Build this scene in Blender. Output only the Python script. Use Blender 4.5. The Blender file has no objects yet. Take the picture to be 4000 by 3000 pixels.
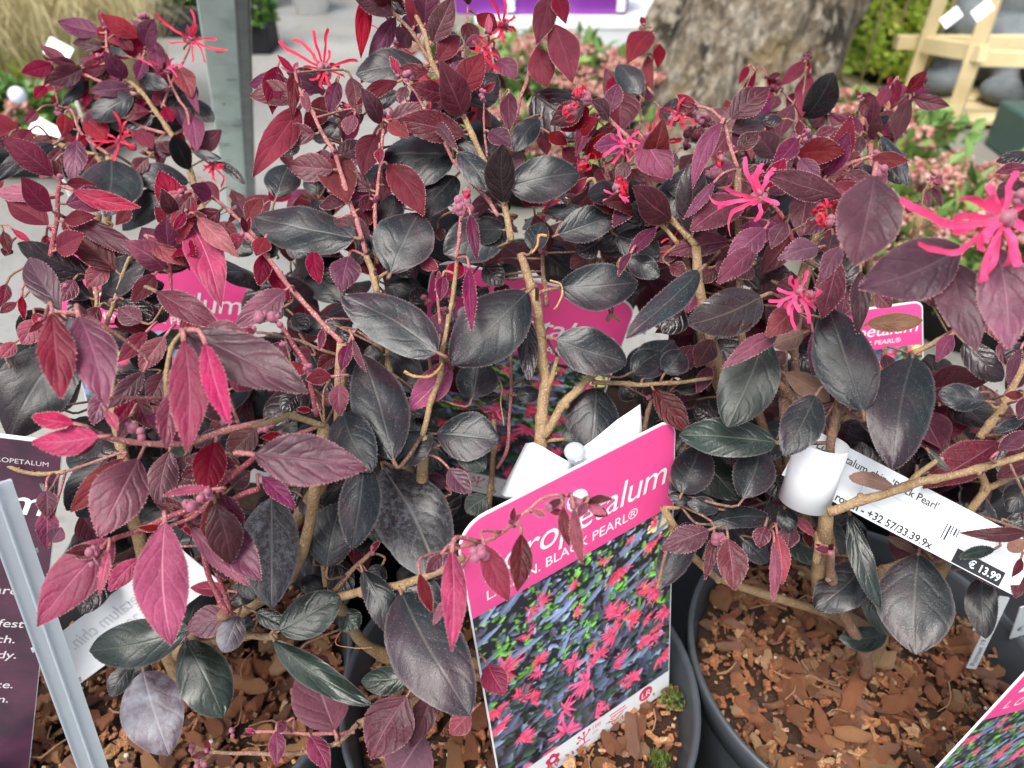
import bpy, math, random
import numpy as np
from mathutils import Vector, Matrix, noise

R = math.radians
rnd = random.Random(11)
sc = bpy.context.scene
col = sc.collection

# ------------------------------------------------------------------ camera, world, sun, exposure
PITCH = R(38); FPX = 3004.0; CAM_H = 0.55
cam_d = bpy.data.cameras.new('camera'); cam = bpy.data.objects.new('camera', cam_d); col.objects.link(cam)
cam.location = (0, 0, CAM_H); cam.rotation_euler = (R(90) - PITCH, 0, 0)
cam_d.sensor_width = 36; cam_d.lens = FPX / 4000 * 36; cam_d.clip_start = 0.02; cam_d.clip_end = 400
cam_d.dof.use_dof = True; cam_d.dof.focus_distance = 0.315; cam_d.dof.aperture_fstop = 11.5
sc.camera = cam

SUN_EL, SUN_AZ = R(62), R(-150)
w = bpy.data.worlds.new('World'); sc.world = w; w.use_nodes = True
nt = w.node_tree; nt.nodes.clear()
o = nt.nodes.new('ShaderNodeOutputWorld'); bg = nt.nodes.new('ShaderNodeBackground')
sky = nt.nodes.new('ShaderNodeTexSky'); sky.sky_type = 'NISHITA'; sky.sun_disc = False
sky.sun_elevation = SUN_EL; sky.sun_rotation = SUN_AZ; sky.dust_density = 4.0; sky.air_density = 1.0
hs = nt.nodes.new('ShaderNodeHueSaturation'); hs.inputs['Saturation'].default_value = 0.55
nt.links.new(sky.outputs[0], hs.inputs['Color']); nt.links.new(hs.outputs[0], bg.inputs[0])
bg.inputs[1].default_value = 0.11
nt.links.new(bg.outputs[0], o.inputs[0])
sl = bpy.data.lights.new('sun', 'SUN'); sl.energy = 1.5; sl.angle = R(32); sl.color = (1, 0.97, 0.93)
so = bpy.data.objects.new('sun', sl); col.objects.link(so)
sd = Vector((math.sin(SUN_AZ) * math.cos(SUN_EL), math.cos(SUN_AZ) * math.cos(SUN_EL), math.sin(SUN_EL)))
so.rotation_euler = (-sd).to_track_quat('-Z', 'Y').to_euler(); so.location = (0, 0, 5)
sc.view_settings.view_transform = 'Standard'; sc.view_settings.look = 'None'
sc.view_settings.exposure = 1.52; sc.view_settings.gamma = 1.0; sc.view_settings.use_curve_mapping = False
sc.cycles.use_denoising = True
sc.cycles.max_bounces = 8

CR = Vector((1, 0, 0)); CU = Vector((0, math.sin(PITCH), math.cos(PITCH))); CF = Vector((0, math.cos(PITCH), -math.sin(PITCH)))
CAM = Vector((0, 0, CAM_H))
def P(px, py, d):
    """photo pixel and distance along the view axis -> place in the world"""
    return CAM + (CR * ((px - 2000) / FPX) + CU * ((1500 - py) / FPX) + CF) * d
def G(px, py, z=0.0):
    r = CR * ((px - 2000) / FPX) + CU * ((1500 - py) / FPX) + CF
    return CAM + r * ((z - CAM_H) / r.z)

# ------------------------------------------------------------------ material helpers
def newmat(name):
    m = bpy.data.materials.new(name); m.use_nodes = True
    n = m.node_tree; n.nodes.clear()
    return m, n, n.nodes, n.links
class NB:
    def __init__(s, name): s.m, s.t, s.n, s.l = newmat(name)
    def node(s, t, **kw):
        x = s.n.new(t)
        for k, v in kw.items(): setattr(x, k, v)
        return x
    def set(s, sock, v):
        if hasattr(v, 'node'): s.l.new(v, sock)
        else: sock.default_value = v
    def math(s, op, a, b=None, c=None, clamp=False):
        x = s.node('ShaderNodeMath', operation=op, use_clamp=clamp); s.set(x.inputs[0], a)
        if b is not None: s.set(x.inputs[1], b)
        if c is not None: s.set(x.inputs[2], c)
        return x.outputs[0]
    def mix(s, f, a, b, mode='MIX'):
        x = s.node('ShaderNodeMix', data_type='RGBA', blend_type=mode)
        s.set(x.inputs[0], f)
        for i, v in ((6, a), (7, b)):
            if hasattr(v, 'node'): s.l.new(v, x.inputs[i])
            else: x.inputs[i].default_value = (*v[:3], 1)
        return x.outputs[2]
    def noise(s, vec, scale, detail=3, rough=0.55):
        x = s.node('ShaderNodeTexNoise'); s.l.new(vec, x.inputs['Vector']); x.inputs['Scale'].default_value = scale
        x.inputs['Detail'].default_value = detail; x.inputs['Roughness'].default_value = rough
        return x.outputs[0]
    def ramp(s, f, a, b):
        x = s.node('ShaderNodeMapRange', clamp=True); s.l.new(f, x.inputs[0]); x.inputs[1].default_value = a; x.inputs[2].default_value = b
        return x.outputs[0]
    def bump(s, h, strength, dist):
        x = s.node('ShaderNodeBump'); s.l.new(h, x.inputs['Height']); x.inputs['Strength'].default_value = strength; x.inputs['Distance'].default_value = dist
        return x.outputs[0]
    def bsdf(s, **kw):
        x = s.node('ShaderNodeBsdfPrincipled')
        for k, v in kw.items():
            k = k.replace('_', ' ')
            if isinstance(v, tuple) and len(v) == 3: v = (*v, 1)
            s.set(x.inputs[k], v)
        return x
    def out(s, sh):
        x = s.node('ShaderNodeOutputMaterial'); s.l.new(sh, x.inputs[0]); return s.m

def rough_mat(name, ca, cb, scale, rough=0.7, bump=0.3, bdist=0.001, cc=None, vary=0.0, spec=0.4, metal=0.0):
    """two or three tone mottled surface in object space"""
    b = NB(name); tc = b.node('ShaderNodeTexCoord').outputs['Object']
    f = b.ramp(b.noise(tc, scale, 5, 0.6), 0.3, 0.7); c = b.mix(f, ca, cb)
    if cc:
        c = b.mix(b.ramp(b.noise(tc, scale * 0.37, 3), 0.55, 0.7), c, cc)
    if vary:
        oi = b.node('ShaderNodeObjectInfo').outputs['Random']
        h = b.node('ShaderNodeHueSaturation'); b.l.new(c, h.inputs['Color'])
        b.l.new(b.math('MULTIPLY_ADD', oi, 2 * vary, 1 - vary), h.inputs['Value'])
        c = h.outputs[0]
    p = b.bsdf(Base_Color=c, Roughness=rough, Metallic=metal, Specular_IOR_Level=spec, Normal=b.bump(b.noise(tc, scale * 4, 4), bump, bdist))
    return b.out(p.outputs[0])
def plain(name, c, rough=0.5, spec=0.5, **kw):
    b = NB(name); tc = b.node('ShaderNodeTexCoord').outputs['Object']
    f = b.noise(tc, 60, 3)
    cc = b.mix(f, tuple(x * 0.88 for x in c), tuple(min(1, x * 1.1) for x in c))
    return b.out(b.bsdf(Base_Color=cc, Roughness=rough, Specular_IOR_Level=spec, **kw).outputs[0])

def leaf_mat(name, base, vein, under, rough=0.45, spec=0.45, sheen=0.25, transl=0.15, speck=0.35, powder=None, pw=(0.5, 0.62), mott=0.3, speckcol=(0.45, 0.36, 0.36), sat=0.03, rough2=None, tcol=None, quilt=0.55, pscale=None, drift=None):
    sheen *= 0.16; speck *= 0.6; spec *= 0.62
    b = NB(name)
    tc = b.node('ShaderNodeTexCoord'); uv = b.node('ShaderNodeSeparateXYZ'); b.l.new(tc.outputs['UV'], uv.inputs[0])
    ob = tc.outputs['Object']; u, v = uv.outputs[0], uv.outputs[1]
    oi = b.node('ShaderNodeObjectInfo').outputs['Random']
    av = b.math('ABSOLUTE', b.math('MULTIPLY_ADD', v, 2.0, -1.0))
    wob = b.math('MULTIPLY', b.noise(ob, 110, 3), 0.9)
    k = b.math('ADD', b.math('SUBTRACT', b.math('MULTIPLY', u, 5.0), b.math('MULTIPLY', b.math('POWER', av, 1.3), 1.7)), wob)
    tri = b.math('ABSOLUTE', b.math('SUBTRACT', b.math('FRACT', k), 0.5))
    lat = b.math('SUBTRACT', 1.0, b.ramp(tri, 0.0, 0.05), clamp=True)
    lat = b.math('MULTIPLY', lat, b.ramp(av, 1.0, 0.7))
    mid = b.math('SUBTRACT', 1.0, b.ramp(av, 0.015, 0.06), clamp=True)
    veins = b.math('MAXIMUM', mid, b.math('MULTIPLY', lat, 0.40))
    # fine net of veins
    vo = b.node('ShaderNodeTexVoronoi', feature='DISTANCE_TO_EDGE'); b.l.new(ob, vo.inputs['Vector']); vo.inputs['Scale'].default_value = 420
    net = b.math('SUBTRACT', 1.0, b.ramp(vo.outputs['Distance'], 0.0, 0.12), clamp=True)
    n1 = b.noise(ob, 55, 4); n2 = b.noise(ob, 1700, 2); n3 = b.noise(ob, 190, 5, 0.65)
    dark = tuple(x * (1 - mott) for x in base); light = tuple(min(1, x * (1 + mott * 1.1)) for x in base)
    c = b.mix(b.ramp(n1, 0.35, 0.65), dark, light)
    if drift: c = b.mix(b.math('MULTIPLY', b.ramp(b.noise(ob, 38, 3), 0.45, 0.65), 0.7), c, drift)
    c = b.mix(b.math('MULTIPLY', net, 0.10), c, vein)
    c = b.mix(b.math('MULTIPLY', veins, 0.62), c, vein)
    sp = b.math('MULTIPLY', b.ramp(n2, 0.62, 0.74), speck)
    c = b.mix(sp, c, speckcol)
    c = b.mix(b.math('MULTIPLY', b.ramp(av, 0.90, 1.0), 0.10), c, speckcol)
    rg = rough
    if powder:
        pm = b.ramp(b.noise(ob, pscale, 6, 0.7) if pscale else n3, pw[0], pw[1])
        pm = b.math('MULTIPLY', pm, b.ramp(b.noise(ob, 60, 3), 0.34, 0.62))
        c = b.mix(pm, c, powder); rg = b.math('MULTIPLY_ADD', pm, 0.25, rough)
    h = b.node('ShaderNodeHueSaturation'); b.l.new(c, h.inputs['Color'])
    b.l.new(b.math('MULTIPLY_ADD', oi, 0.85, 0.50), h.inputs['Value'])
    b.l.new(b.math('MULTIPLY_ADD', b.math('FRACT', b.math('MULTIPLY', oi, 7.13)), sat, 0.498 - sat / 2), h.inputs['Hue'])
    b.l.new(b.math('MULTIPLY_ADD', b.math('FRACT', b.math('MULTIPLY', oi, 3.7)), 0.35, 0.82), h.inputs['Saturation'])
    bf = b.node('ShaderNodeNewGeometry').outputs['Backfacing']
    ucol = b.mix(b.math('MULTIPLY', veins, 0.5), under, tuple(min(1, x * 1.6) for x in under))
    ucol = b.mix(b.math('MULTIPLY', net, 0.3), ucol, tuple(x * 0.6 for x in under))
    cc = b.mix(bf, h.outputs[0], ucol)
    # relief: blistered between the veins, sunken veins
    bul = b.math('SUBTRACT', b.math('MULTIPLY', b.math('MULTIPLY', b.ramp(tri, 0.0, 0.22), 0.5), b.ramp(av, 0.0, 0.3)), b.math('MULTIPLY', mid, 0.5))
    hgt = b.math('ADD', bul, b.math('ADD', b.math('MULTIPLY', n3, 0.8), b.math('MULTIPLY', net, -0.07)))
    nb = b.bump(hgt, quilt, 0.0007)
    b2 = b.node('ShaderNodeBump'); b.l.new(n2, b2.inputs['Height']); b2.inputs['Strength'].default_value = 0.22; b2.inputs['Distance'].default_value = 0.0004; b.l.new(nb, b2.inputs['Normal'])
    rvar = b.math('ADD', rg, b.math('MULTIPLY_ADD', b.noise(ob, 70, 3), 0.36, -0.18))
    p = b.bsdf(Base_Color=cc, Roughness=rvar, Specular_IOR_Level=spec, Normal=b2.outputs[0], Sheen_Weight=sheen, Sheen_Roughness=0.4, Sheen_Tint=(1.0, 0.93, 0.93))
    t = b.node('ShaderNodeBsdfTranslucent'); tt = b.mix(0.5, cc, tcol or tuple(min(1, x * 2.2) for x in base)); b.l.new(tt, t.inputs[0])
    mx = b.node('ShaderNodeMixShader'); mx.inputs[0].default_value = transl
    b.l.new(p.outputs[0], mx.inputs[1]); b.l.new(t.outputs[0], mx.inputs[2])
    return b.out(mx.outputs[0])

UND = (0.24, 0.07, 0.12)
LM = {
 'k': leaf_mat('leaf_black_grey', (0.0065, 0.0100, 0.0118), (0.055, 0.052, 0.046), UND, rough=0.34, spec=0.52, sheen=0.10, transl=0.05, sat=0.04, quilt=0.2, drift=(0.026, 0.0080, 0.0135)),
 'K': leaf_mat('leaf_black_gloss', (0.016, 0.010, 0.012), (0.06, 0.04, 0.04), (0.16, 0.03, 0.06), rough=0.27, spec=0.6, sheen=0.05, transl=0.05, speck=0.12),
 'g': leaf_mat('leaf_green_black', (0.020, 0.029, 0.024), (0.14, 0.15, 0.12), UND, rough=0.42, spec=0.5, sheen=0.2, transl=0.06, speck=0.3, sat=0.03, quilt=0.28),
 'G': leaf_mat('leaf_deep_green', (0.010, 0.017, 0.014), (0.07, 0.09, 0.06), UND, rough=0.30, spec=0.6, sheen=0.05, transl=0.06, speck=0.18, sat=0.03, quilt=0.28),
 'p': leaf_mat('leaf_dark_plum', (0.056, 0.009, 0.015), (0.22, 0.09, 0.12), (0.24, 0.04, 0.09), rough=0.45, spec=0.45, sheen=0.35, transl=0.15, tcol=(0.4, 0.02, 0.08)),
 'P': leaf_mat('leaf_grey_plum', (0.082, 0.018, 0.034), (0.22, 0.085, 0.12), (0.28, 0.06, 0.11), rough=0.42, spec=0.55, sheen=0.5, transl=0.12, speck=0.15, mott=0.4),
 'r': leaf_mat('leaf_crimson', (0.150, 0.006, 0.017), (0.28, 0.04, 0.07), (0.22, 0.015, 0.045), rough=0.5, spec=0.2, sheen=0.25, transl=0.42, speck=0.2, tcol=(0.58, 0.010, 0.070)),
 'R': leaf_mat('leaf_wine', (0.062, 0.006, 0.011), (0.20, 0.06, 0.07), (0.15, 0.02, 0.04), rough=0.45, spec=0.4, sheen=0.15, transl=0.25, speck=0.2, tcol=(0.42, 0.012, 0.06)),
 'v': leaf_mat('leaf_violet', (0.090, 0.010, 0.032), (0.27, 0.08, 0.17), (0.22, 0.04, 0.12), rough=0.5, spec=0.4, sheen=0.4, transl=0.22, speck=0.3, tcol=(0.55, 0.03, 0.22)),
 'm': leaf_mat('leaf_rose_plum', (0.160, 0.020, 0.037), (0.40, 0.13, 0.19), (0.34, 0.08, 0.14), rough=0.5, spec=0.42, sheen=0.5, transl=0.18, speck=0.3, mott=0.35, tcol=(0.6, 0.05, 0.14)),
 'M': leaf_mat('leaf_pink_mauve', (0.17, 0.040, 0.072), (0.44, 0.20, 0.25), (0.42, 0.13, 0.22), rough=0.6, spec=0.3, sheen=0.4, transl=0.15, speck=0.3, mott=0.2),
 'h': leaf_mat('leaf_hot_pink', (0.25, 0.016, 0.050), (0.50, 0.17, 0.24), (0.46, 0.06, 0.14), rough=0.5, spec=0.4, sheen=0.5, transl=0.2, speck=0.2, mott=0.25, sat=0.02),
 'S': leaf_mat('leaf_shiny_brown', (0.026, 0.011, 0.012), (0.16, 0.10, 0.07), (0.2, 0.04, 0.08), rough=0.20, spec=0.95, sheen=0.1, transl=0.05, quilt=0.28),
 'W': leaf_mat('leaf_powdered', (0.045, 0.024, 0.036), (0.20, 0.17, 0.17), UND, rough=0.38, spec=0.6, sheen=0.3, transl=0.05, powder=(0.22, 0.23, 0.26), pw=(0.36, 0.74), pscale=120, quilt=0.28),
 '2': leaf_mat('leaf_spotted', (0.013, 0.010, 0.011), (0.12, 0.11, 0.10), UND, rough=0.34, spec=0.7, sheen=0.1, transl=0.04, powder=(0.075, 0.082, 0.09), pw=(0.46, 0.60), pscale=520, quilt=0.28),
 'd': leaf_mat('leaf_withered', (0.150, 0.085, 0.060), (0.25, 0.17, 0.10), (0.2, 0.12, 0.08), rough=0.7, spec=0.2, sheen=0.1, transl=0.15, speck=0.2),
 'o': leaf_mat('leaf_orange', (0.45, 0.13, 0.08), (0.5, 0.2, 0.1), (0.4, 0.1, 0.06), rough=0.5, spec=0.3, sheen=0.1, transl=0.3, speck=0.1),
}
HAIR = {}
for kk, cc in (('dark', (0.10, 0.08, 0.075)), ('pink', (0.33, 0.13, 0.145))):
    b = NB('leaf_hair_' + kk); HAIR[kk] = b.out(b.bsdf(Base_Color=cc, Roughness=0.8).outputs[0])
def bark_mat(name, ca, cb, hairc):
    b = NB(name); tc = b.node('ShaderNodeTexCoord').outputs['Object']
    c = b.mix(b.ramp(b.noise(tc, 160, 5), 0.35, 0.65), ca, cb)
    c = b.mix(b.ramp(b.noise(tc, 1500, 2), 0.58, 0.70), c, hairc)
    c = b.mix(b.ramp(b.noise(tc, 60, 2), 0.58, 0.75), c, tuple(x * 0.55 for x in ca))
    p = b.bsdf(Base_Color=c, Roughness=0.75, Specular_IOR_Level=0.3, Normal=b.bump(b.noise(tc, 900, 4), 0.9, 0.0012))
    return b.out(p.outputs[0])
BM = {'t': bark_mat('twig_tan', (0.30, 0.20, 0.105), (0.20, 0.125, 0.065), (0.42, 0.32, 0.2)),
      'b': bark_mat('twig_brown', (0.22, 0.12, 0.075), (0.13, 0.07, 0.05), (0.40, 0.28, 0.2)),
      'p': bark_mat('twig_rose', (0.34, 0.13, 0.12), (0.24, 0.075, 0.08), (0.55, 0.36, 0.32)),
      'm': bark_mat('twig_magenta', (0.26, 0.06, 0.075), (0.20, 0.035, 0.05), (0.5, 0.28, 0.27)),
      'o': bark_mat('twig_withered', (0.42, 0.24, 0.09), (0.3, 0.15, 0.06), (0.5, 0.35, 0.2))}
def petal_mat(name, c, c2):
    b = NB(name); tc = b.node('ShaderNodeTexCoord').outputs['Object']
    cc = b.mix(b.ramp(b.noise(tc, 240, 3), 0.3, 0.7), c, c2)
    p = b.bsdf(Base_Color=cc, Roughness=0.5, Specular_IOR_Level=0.3, Sheen_Weight=0.3)
    t = b.node('ShaderNodeBsdfTranslucent'); b.l.new(cc, t.inputs[0]); mx = b.node('ShaderNodeMixShader'); mx.inputs[0].default_value = 0.35
    b.l.new(p.outputs[0], mx.inputs[1]); b.l.new(t.outputs[0], mx.inputs[2]); return b.out(mx.outputs[0])
PM = {'r': petal_mat('petal_red', (0.70, 0.012, 0.065), (0.52, 0.008, 0.045)), 'h': petal_mat('petal_pink', (0.86, 0.075, 0.23), (0.76, 0.035, 0.15)),
      'c': petal_mat('calyx', (0.40, 0.17, 0.23), (0.30, 0.08, 0.12)), 'b': petal_mat('bud_rose', (0.42, 0.15, 0.22), (0.32, 0.08, 0.14)), 'w': petal_mat('bud_wine', (0.16, 0.02, 0.04), (0.10, 0.012, 0.03))}

# ------------------------------------------------------------------ object helpers
def tag(o, label=None, cat=None, group=None, kind=None):
    if label: o['label'] = label
    if cat: o['category'] = cat
    if group: o['group'] = group
    if kind: o['kind'] = kind
    return o
def empty(name, loc, label, cat, group=None, rz=0.0):
    o = bpy.data.objects.new(name, None); col.objects.link(o); o.location = loc; o.rotation_euler.z = rz
    o.empty_display_size = 0.05
    return tag(o, label, cat, group)
def link(name, me, parent=None, M=None, smooth=True):
    """link a mesh at world matrix M, kept there when parented"""
    o = bpy.data.objects.new(name, me); col.objects.link(o)
    M = M or Matrix.Identity(4)
    if parent is not None:
        chain = []; q = parent; PMx = Matrix.Identity(4)
        while q is not None: chain.append(q); q = q.parent
        for q in reversed(chain): PMx = PMx @ q.matrix_basis
        o.parent = parent; o.matrix_basis = PMx.inverted() @ M
    else: o.matrix_basis = M
    return o
def mesh(name, V, F, mats, smooth=True, idx=None, uv=None):
    me = bpy.data.meshes.new(name)
    me.from_pydata([tuple(v) for v in V], [], F)
    for m in mats: me.materials.append(m)
    if smooth: me.polygons.foreach_set('use_smooth', [True] * len(me.polygons))
    if idx is not None: me.polygons.foreach_set('material_index', idx)
    if uv is not None:
        l = me.uv_layers.new(name='UVMap'); n = len(me.loops); vi = np.zeros(n, dtype=np.int32); me.loops.foreach_get('vertex_index', vi)
        l.data.foreach_set('uv', np.asarray(uv, dtype=np.float32)[vi].ravel())
    me.update(); return me
class MB:
    """collects simple shapes into one mesh"""
    def __init__(s): s.V = []; s.F = []; s.I = []
    def add(s, V, F, mi=0):
        n = len(s.V); s.V += [tuple(v) for v in V]; s.F += [tuple(i + n for i in f) for f in F]; s.I += [mi] * len(F)
    def box(s, c, d, M=None, mi=0):
        hx, hy, hz = d[0] / 2, d[1] / 2, d[2] / 2
        V = [Vector((x * hx, y * hy, z * hz)) for x in (-1, 1) for y in (-1, 1) for z in (-1, 1)]
        if M: V = [M @ v for v in V]
        V = [v + Vector(c) for v in V]
        s.add(V, [(0, 1, 3, 2), (4, 6, 7, 5), (0, 4, 5, 1), (2, 3, 7, 6), (0, 2, 6, 4), (1, 5, 7, 3)], mi)
    def beam(s, a, b, w, h, mi=0, up=Vector((0, 0, 1))):
        a, b = Vector(a), Vector(b); x = (b - a); L = x.length; x.normalize()
        y = up.cross(x)
        if y.length < 1e-3: y = Vector((1, 0, 0)).cross(x)
        y.normalize(); z = x.cross(y)
        s.box((a + b) / 2, (L, w, h), Matrix((x, y, z)).transposed(), mi)
    def tube(s, pts, rad, n=7, mi=0, cap=True):
        pts = [Vector(p) for p in pts]; m = len(pts); base = len(s.V); ref = None
        for i, p in enumerate(pts):
            t = (pts[min(i + 1, m - 1)] - pts[max(i - 1, 0)]); t = t.normalized() if t.length > 1e-9 else Vector((0, 0, 1))
            if ref is None: ref = t.orthogonal().normalized()
            ref = (ref - t * ref.dot(t)); ref = ref.normalized() if ref.length > 1e-6 else t.orthogonal().normalized()
            q = t.cross(ref); r = rad[i] if hasattr(rad, '__len__') else rad
            for j in range(n):
                a = 2 * math.pi * j / n; s.V.append(tuple(p + (ref * math.cos(a) + q * math.sin(a)) * r))
        F = []
        for i in range(m - 1):
            for j in range(n):
                k = (j + 1) % n; F.append((base + i * n + j, base + i * n + k, base + (i + 1) * n + k, base + (i + 1) * n + j))
        if cap: F.append(tuple(base + j for j in reversed(range(n)))); F.append(tuple(base + (m - 1) * n + j for j in range(n)))
        s.F += F; s.I += [mi] * len(F)
    def lathe(s, prof, n=40, c=(0, 0, 0), mi=0):
        base = len(s.V); m = len(prof)
        for r, z in prof:
            for j in range(n):
                a = 2 * math.pi * j / n; s.V.append((c[0] + r * math.cos(a), c[1] + r * math.sin(a), c[2] + z))
        F = [(base + i * n + j, base + i * n + (j + 1) % n, base + (i + 1) * n + (j + 1) % n, base + (i + 1) * n + j) for i in range(m - 1) for j in range(n)]
        s.F += F; s.I += [mi] * len(F)
    def ball(s, c, r, mi=0, nu=8, nv=5, sq=(1, 1, 1), M=None):
        base = len(s.V); c = Vector(c)
        for i in range(nv + 1):
            th = math.pi * i / nv
            for j in range(nu):
                a = 2 * math.pi * j / nu
                q = Vector((math.sin(th) * math.cos(a) * r * sq[0], math.sin(th) * math.sin(a) * r * sq[1], math.cos(th) * r * sq[2]))
                s.V.append(tuple(c + (M @ q if M else q)))
        F = [(base + i * nu + j, base + (i + 1) * nu + j, base + (i + 1) * nu + (j + 1) % nu, base + i * nu + (j + 1) % nu) for i in range(nv) for j in range(nu)]
        s.F += F; s.I += [mi] * len(F)
    def build(s, name, mats, parent=None, M=None, smooth=True):
        mats = mats if isinstance(mats, (list, tuple)) else [mats]
        if M is None: M = Matrix.Identity(4)
        Mi = M.inverted()
        me = mesh(name, [Mi @ Vector(v) for v in s.V], s.F, mats, smooth, s.I)
        return link(name, me, parent, M)
def bevel(o, wd, seg=2):
    m = o.modifiers.new('bevel', 'BEVEL'); m.width = wd; m.segments = seg; m.limit_method = 'ANGLE'; return o
def smooth_path(pts, sub=5):
    pts = [Vector(p) for p in pts]
    if len(pts) < 3: return [pts[0].lerp(pts[-1], i / sub) for i in range(sub + 1)]
    Q = [pts[0] * 2 - pts[1]] + pts + [pts[-1] * 2 - pts[-2]]; out = []
    for i in range(1, len(Q) - 2):
        for k in range(sub):
            t = k / sub; a, b, c, d = Q[i - 1], Q[i], Q[i + 1], Q[i + 2]
            out.append(0.5 * ((2 * b) + (c - a) * t + (2 * a - 5 * b + 4 * c - d) * t * t + (3 * b - a - 3 * c + d) * t ** 3))
    out.append(pts[-1]); return out

# ------------------------------------------------------------------ the setting
b = NB('wet_concrete'); tc = b.node('ShaderNodeTexCoord').outputs['Object']
c = b.mix(b.ramp(b.noise(tc, 1.3, 5, 0.6), 0.35, 0.65), (0.17, 0.168, 0.155), (0.26, 0.257, 0.24))
c = b.mix(b.ramp(b.noise(tc, 0.7, 3), 0.48, 0.62), c, (0.15, 0.128, 0.082))
c = b.mix(b.math('MULTIPLY', b.ramp(b.noise(tc, 90, 4), 0.5, 0.75), 0.5), c, (0.10, 0.095, 0.085))
c = b.mix(b.math('MULTIPLY', b.ramp(b.noise(tc, 5, 5, 0.7), 0.52, 0.66), 0.55), c, (0.11, 0.10, 0.085))
wet = b.ramp(b.noise(tc, 1.1, 3), 0.40, 0.60)
p = b.bsdf(Base_Color=c, Roughness=b.math('MULTIPLY_ADD', wet, -0.45, 0.72), Specular_IOR_Level=0.5, Normal=b.bump(b.noise(tc, 160, 4), 0.15, 0.001))
CONC = b.out(p.outputs[0])
V = []; F = []; N = 24
for i in range(N + 1):
    for j in range(N + 1):
        V.append(((j / N - 0.5) * 120, -20 + i / N * 120, 0))
F = [(i * (N + 1) + j, i * (N + 1) + j + 1, (i + 1) * (N + 1) + j + 1, (i + 1) * (N + 1) + j) for i in range(N) for j in range(N)]
tag(link('ground', mesh('ground', V, F, [CONC])), kind='structure')

BLK = plain('black_plastic', (0.010, 0.010, 0.012), 0.6, 0.25)
POTM = rough_mat('slate_plastic', (0.040, 0.047, 0.054), (0.052, 0.060, 0.068), 70, 0.38, 0.15, 0.0004, spec=0.5)
WHITE = plain('white_plastic', (0.80, 0.82, 0.82), 0.45, 0.5)
GALV = rough_mat('galvanised_steel', (0.46, 0.58, 0.55), (0.56, 0.68, 0.64), 45, 0.6, 0.1, 0.0005, cc=(0.30, 0.38, 0.36), metal=0.0)
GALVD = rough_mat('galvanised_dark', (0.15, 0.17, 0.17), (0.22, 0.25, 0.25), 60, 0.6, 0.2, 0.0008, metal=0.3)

# growing tray under the pots: shallow black plastic, pots stand in it
t = empty('plant_tray', (0.02, 0.36, 0), 'shallow black plastic tray on the floor underneath the dark-leaved shrubs', 'tray')
m = MB(); m.box((0.05, 0.34, 0.006), (0.86, 0.62, 0.006)); m.build('tray_floor', BLK, t, smooth=False)
m = MB()
for cx, cy, dx, dy in ((0.05, 0.03, 0.86, 0.008), (0.05, 0.65, 0.86, 0.008), (-0.376, 0.34, 0.008, 0.612), (0.476, 0.34, 0.008, 0.612)): m.box((cx, cy, 0.019), (dx, dy, 0.032))
m.build('tray_edge', BLK, t, smooth=False)

# ------------------------------------------------------------------ bark chips (shared shapes)
CHIP_COL = [((0.44, 0.175, 0.078), (0.31, 0.11, 0.05)), ((0.50, 0.25, 0.115), (0.38, 0.165, 0.07)), ((0.24, 0.10, 0.058), (0.16, 0.065, 0.038)),
            ((0.58, 0.37, 0.20), (0.46, 0.26, 0.13)), ((0.37, 0.19, 0.12), (0.27, 0.125, 0.078))]
CHIPM = [rough_mat('bark_%s' % n, tuple(x * 1.25 for x in a), tuple(x * 1.25 for x in bb), 230, 0.85, 1.0, 0.004, cc=tuple(x * 0.6 for x in bb), vary=0.28, spec=0.35) for n, (a, bb) in zip(('red', 'ochre', 'umber', 'straw', 'brown'), CHIP_COL)]
def chip_mesh(k, mat):
    r = random.Random(k * 7 + 3); n = r.randint(9, 13)
    asp = r.choice([1.1, 1.4, 1.8, 2.3, 3.0, 4.2]); th = r.uniform(0.16, 0.40)
    ring = []
    for i in range(n):
        a = 2 * math.pi * (i + r.uniform(-0.3, 0.3)) / n; q = r.uniform(0.56, 1.14)
        ring.append((math.cos(a) * asp ** 0.5 * q, math.sin(a) / asp ** 0.5 * q))
    V = []; tilt = r.uniform(-0.25, 0.25); tw = r.uniform(-0.2, 0.2)
    for s_, z in ((0.86, -th), (1.0, -th * 0.2), (0.93, th * 0.55), (0.62, th)):
        for x, y in ring:
            V.append((x * s_ + r.uniform(-.05, .05), y * s_ + r.uniform(-.05, .05), z + tilt * x * th + tw * y * th * 2 + r.uniform(-.25, .25) * th + 0.03 * x * x))
    V.append((0, 0, th * 0.9)); F = []
    for l in range(3):
        for i in range(n):
            j = (i + 1) % n; F.append((l * n + i, l * n + j, (l + 1) * n + j, (l + 1) * n + i))
    for i in range(n): F.append((3 * n + i, 3 * n + (i + 1) % n, 4 * n))
    F.append(tuple(reversed(range(n))))
    return mesh('bark_chip', V, F, [mat], smooth=False)
CHIPS = [chip_mesh(i, CHIPM[(0, 1, 0, 4, 0, 2, 1, 3, 0, 4, 1, 0, 2, 3, 0, 1)[i % 16]]) for i in range(32)]
SOILM = rough_mat('dark_compost', (0.030, 0.015, 0.009), (0.065, 0.032, 0.017), 160, 0.9, 1.0, 0.003)
SPECK = plain('perlite', (0.50, 0.44, 0.35), 0.8); FIBRE = plain('wood_fibre', (0.22, 0.115, 0.055), 0.8)
MOSS = rough_mat('moss', (0.10, 0.17, 0.03), (0.17, 0.24, 0.05), 300, 0.9, 0.5, 0.001)

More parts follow.
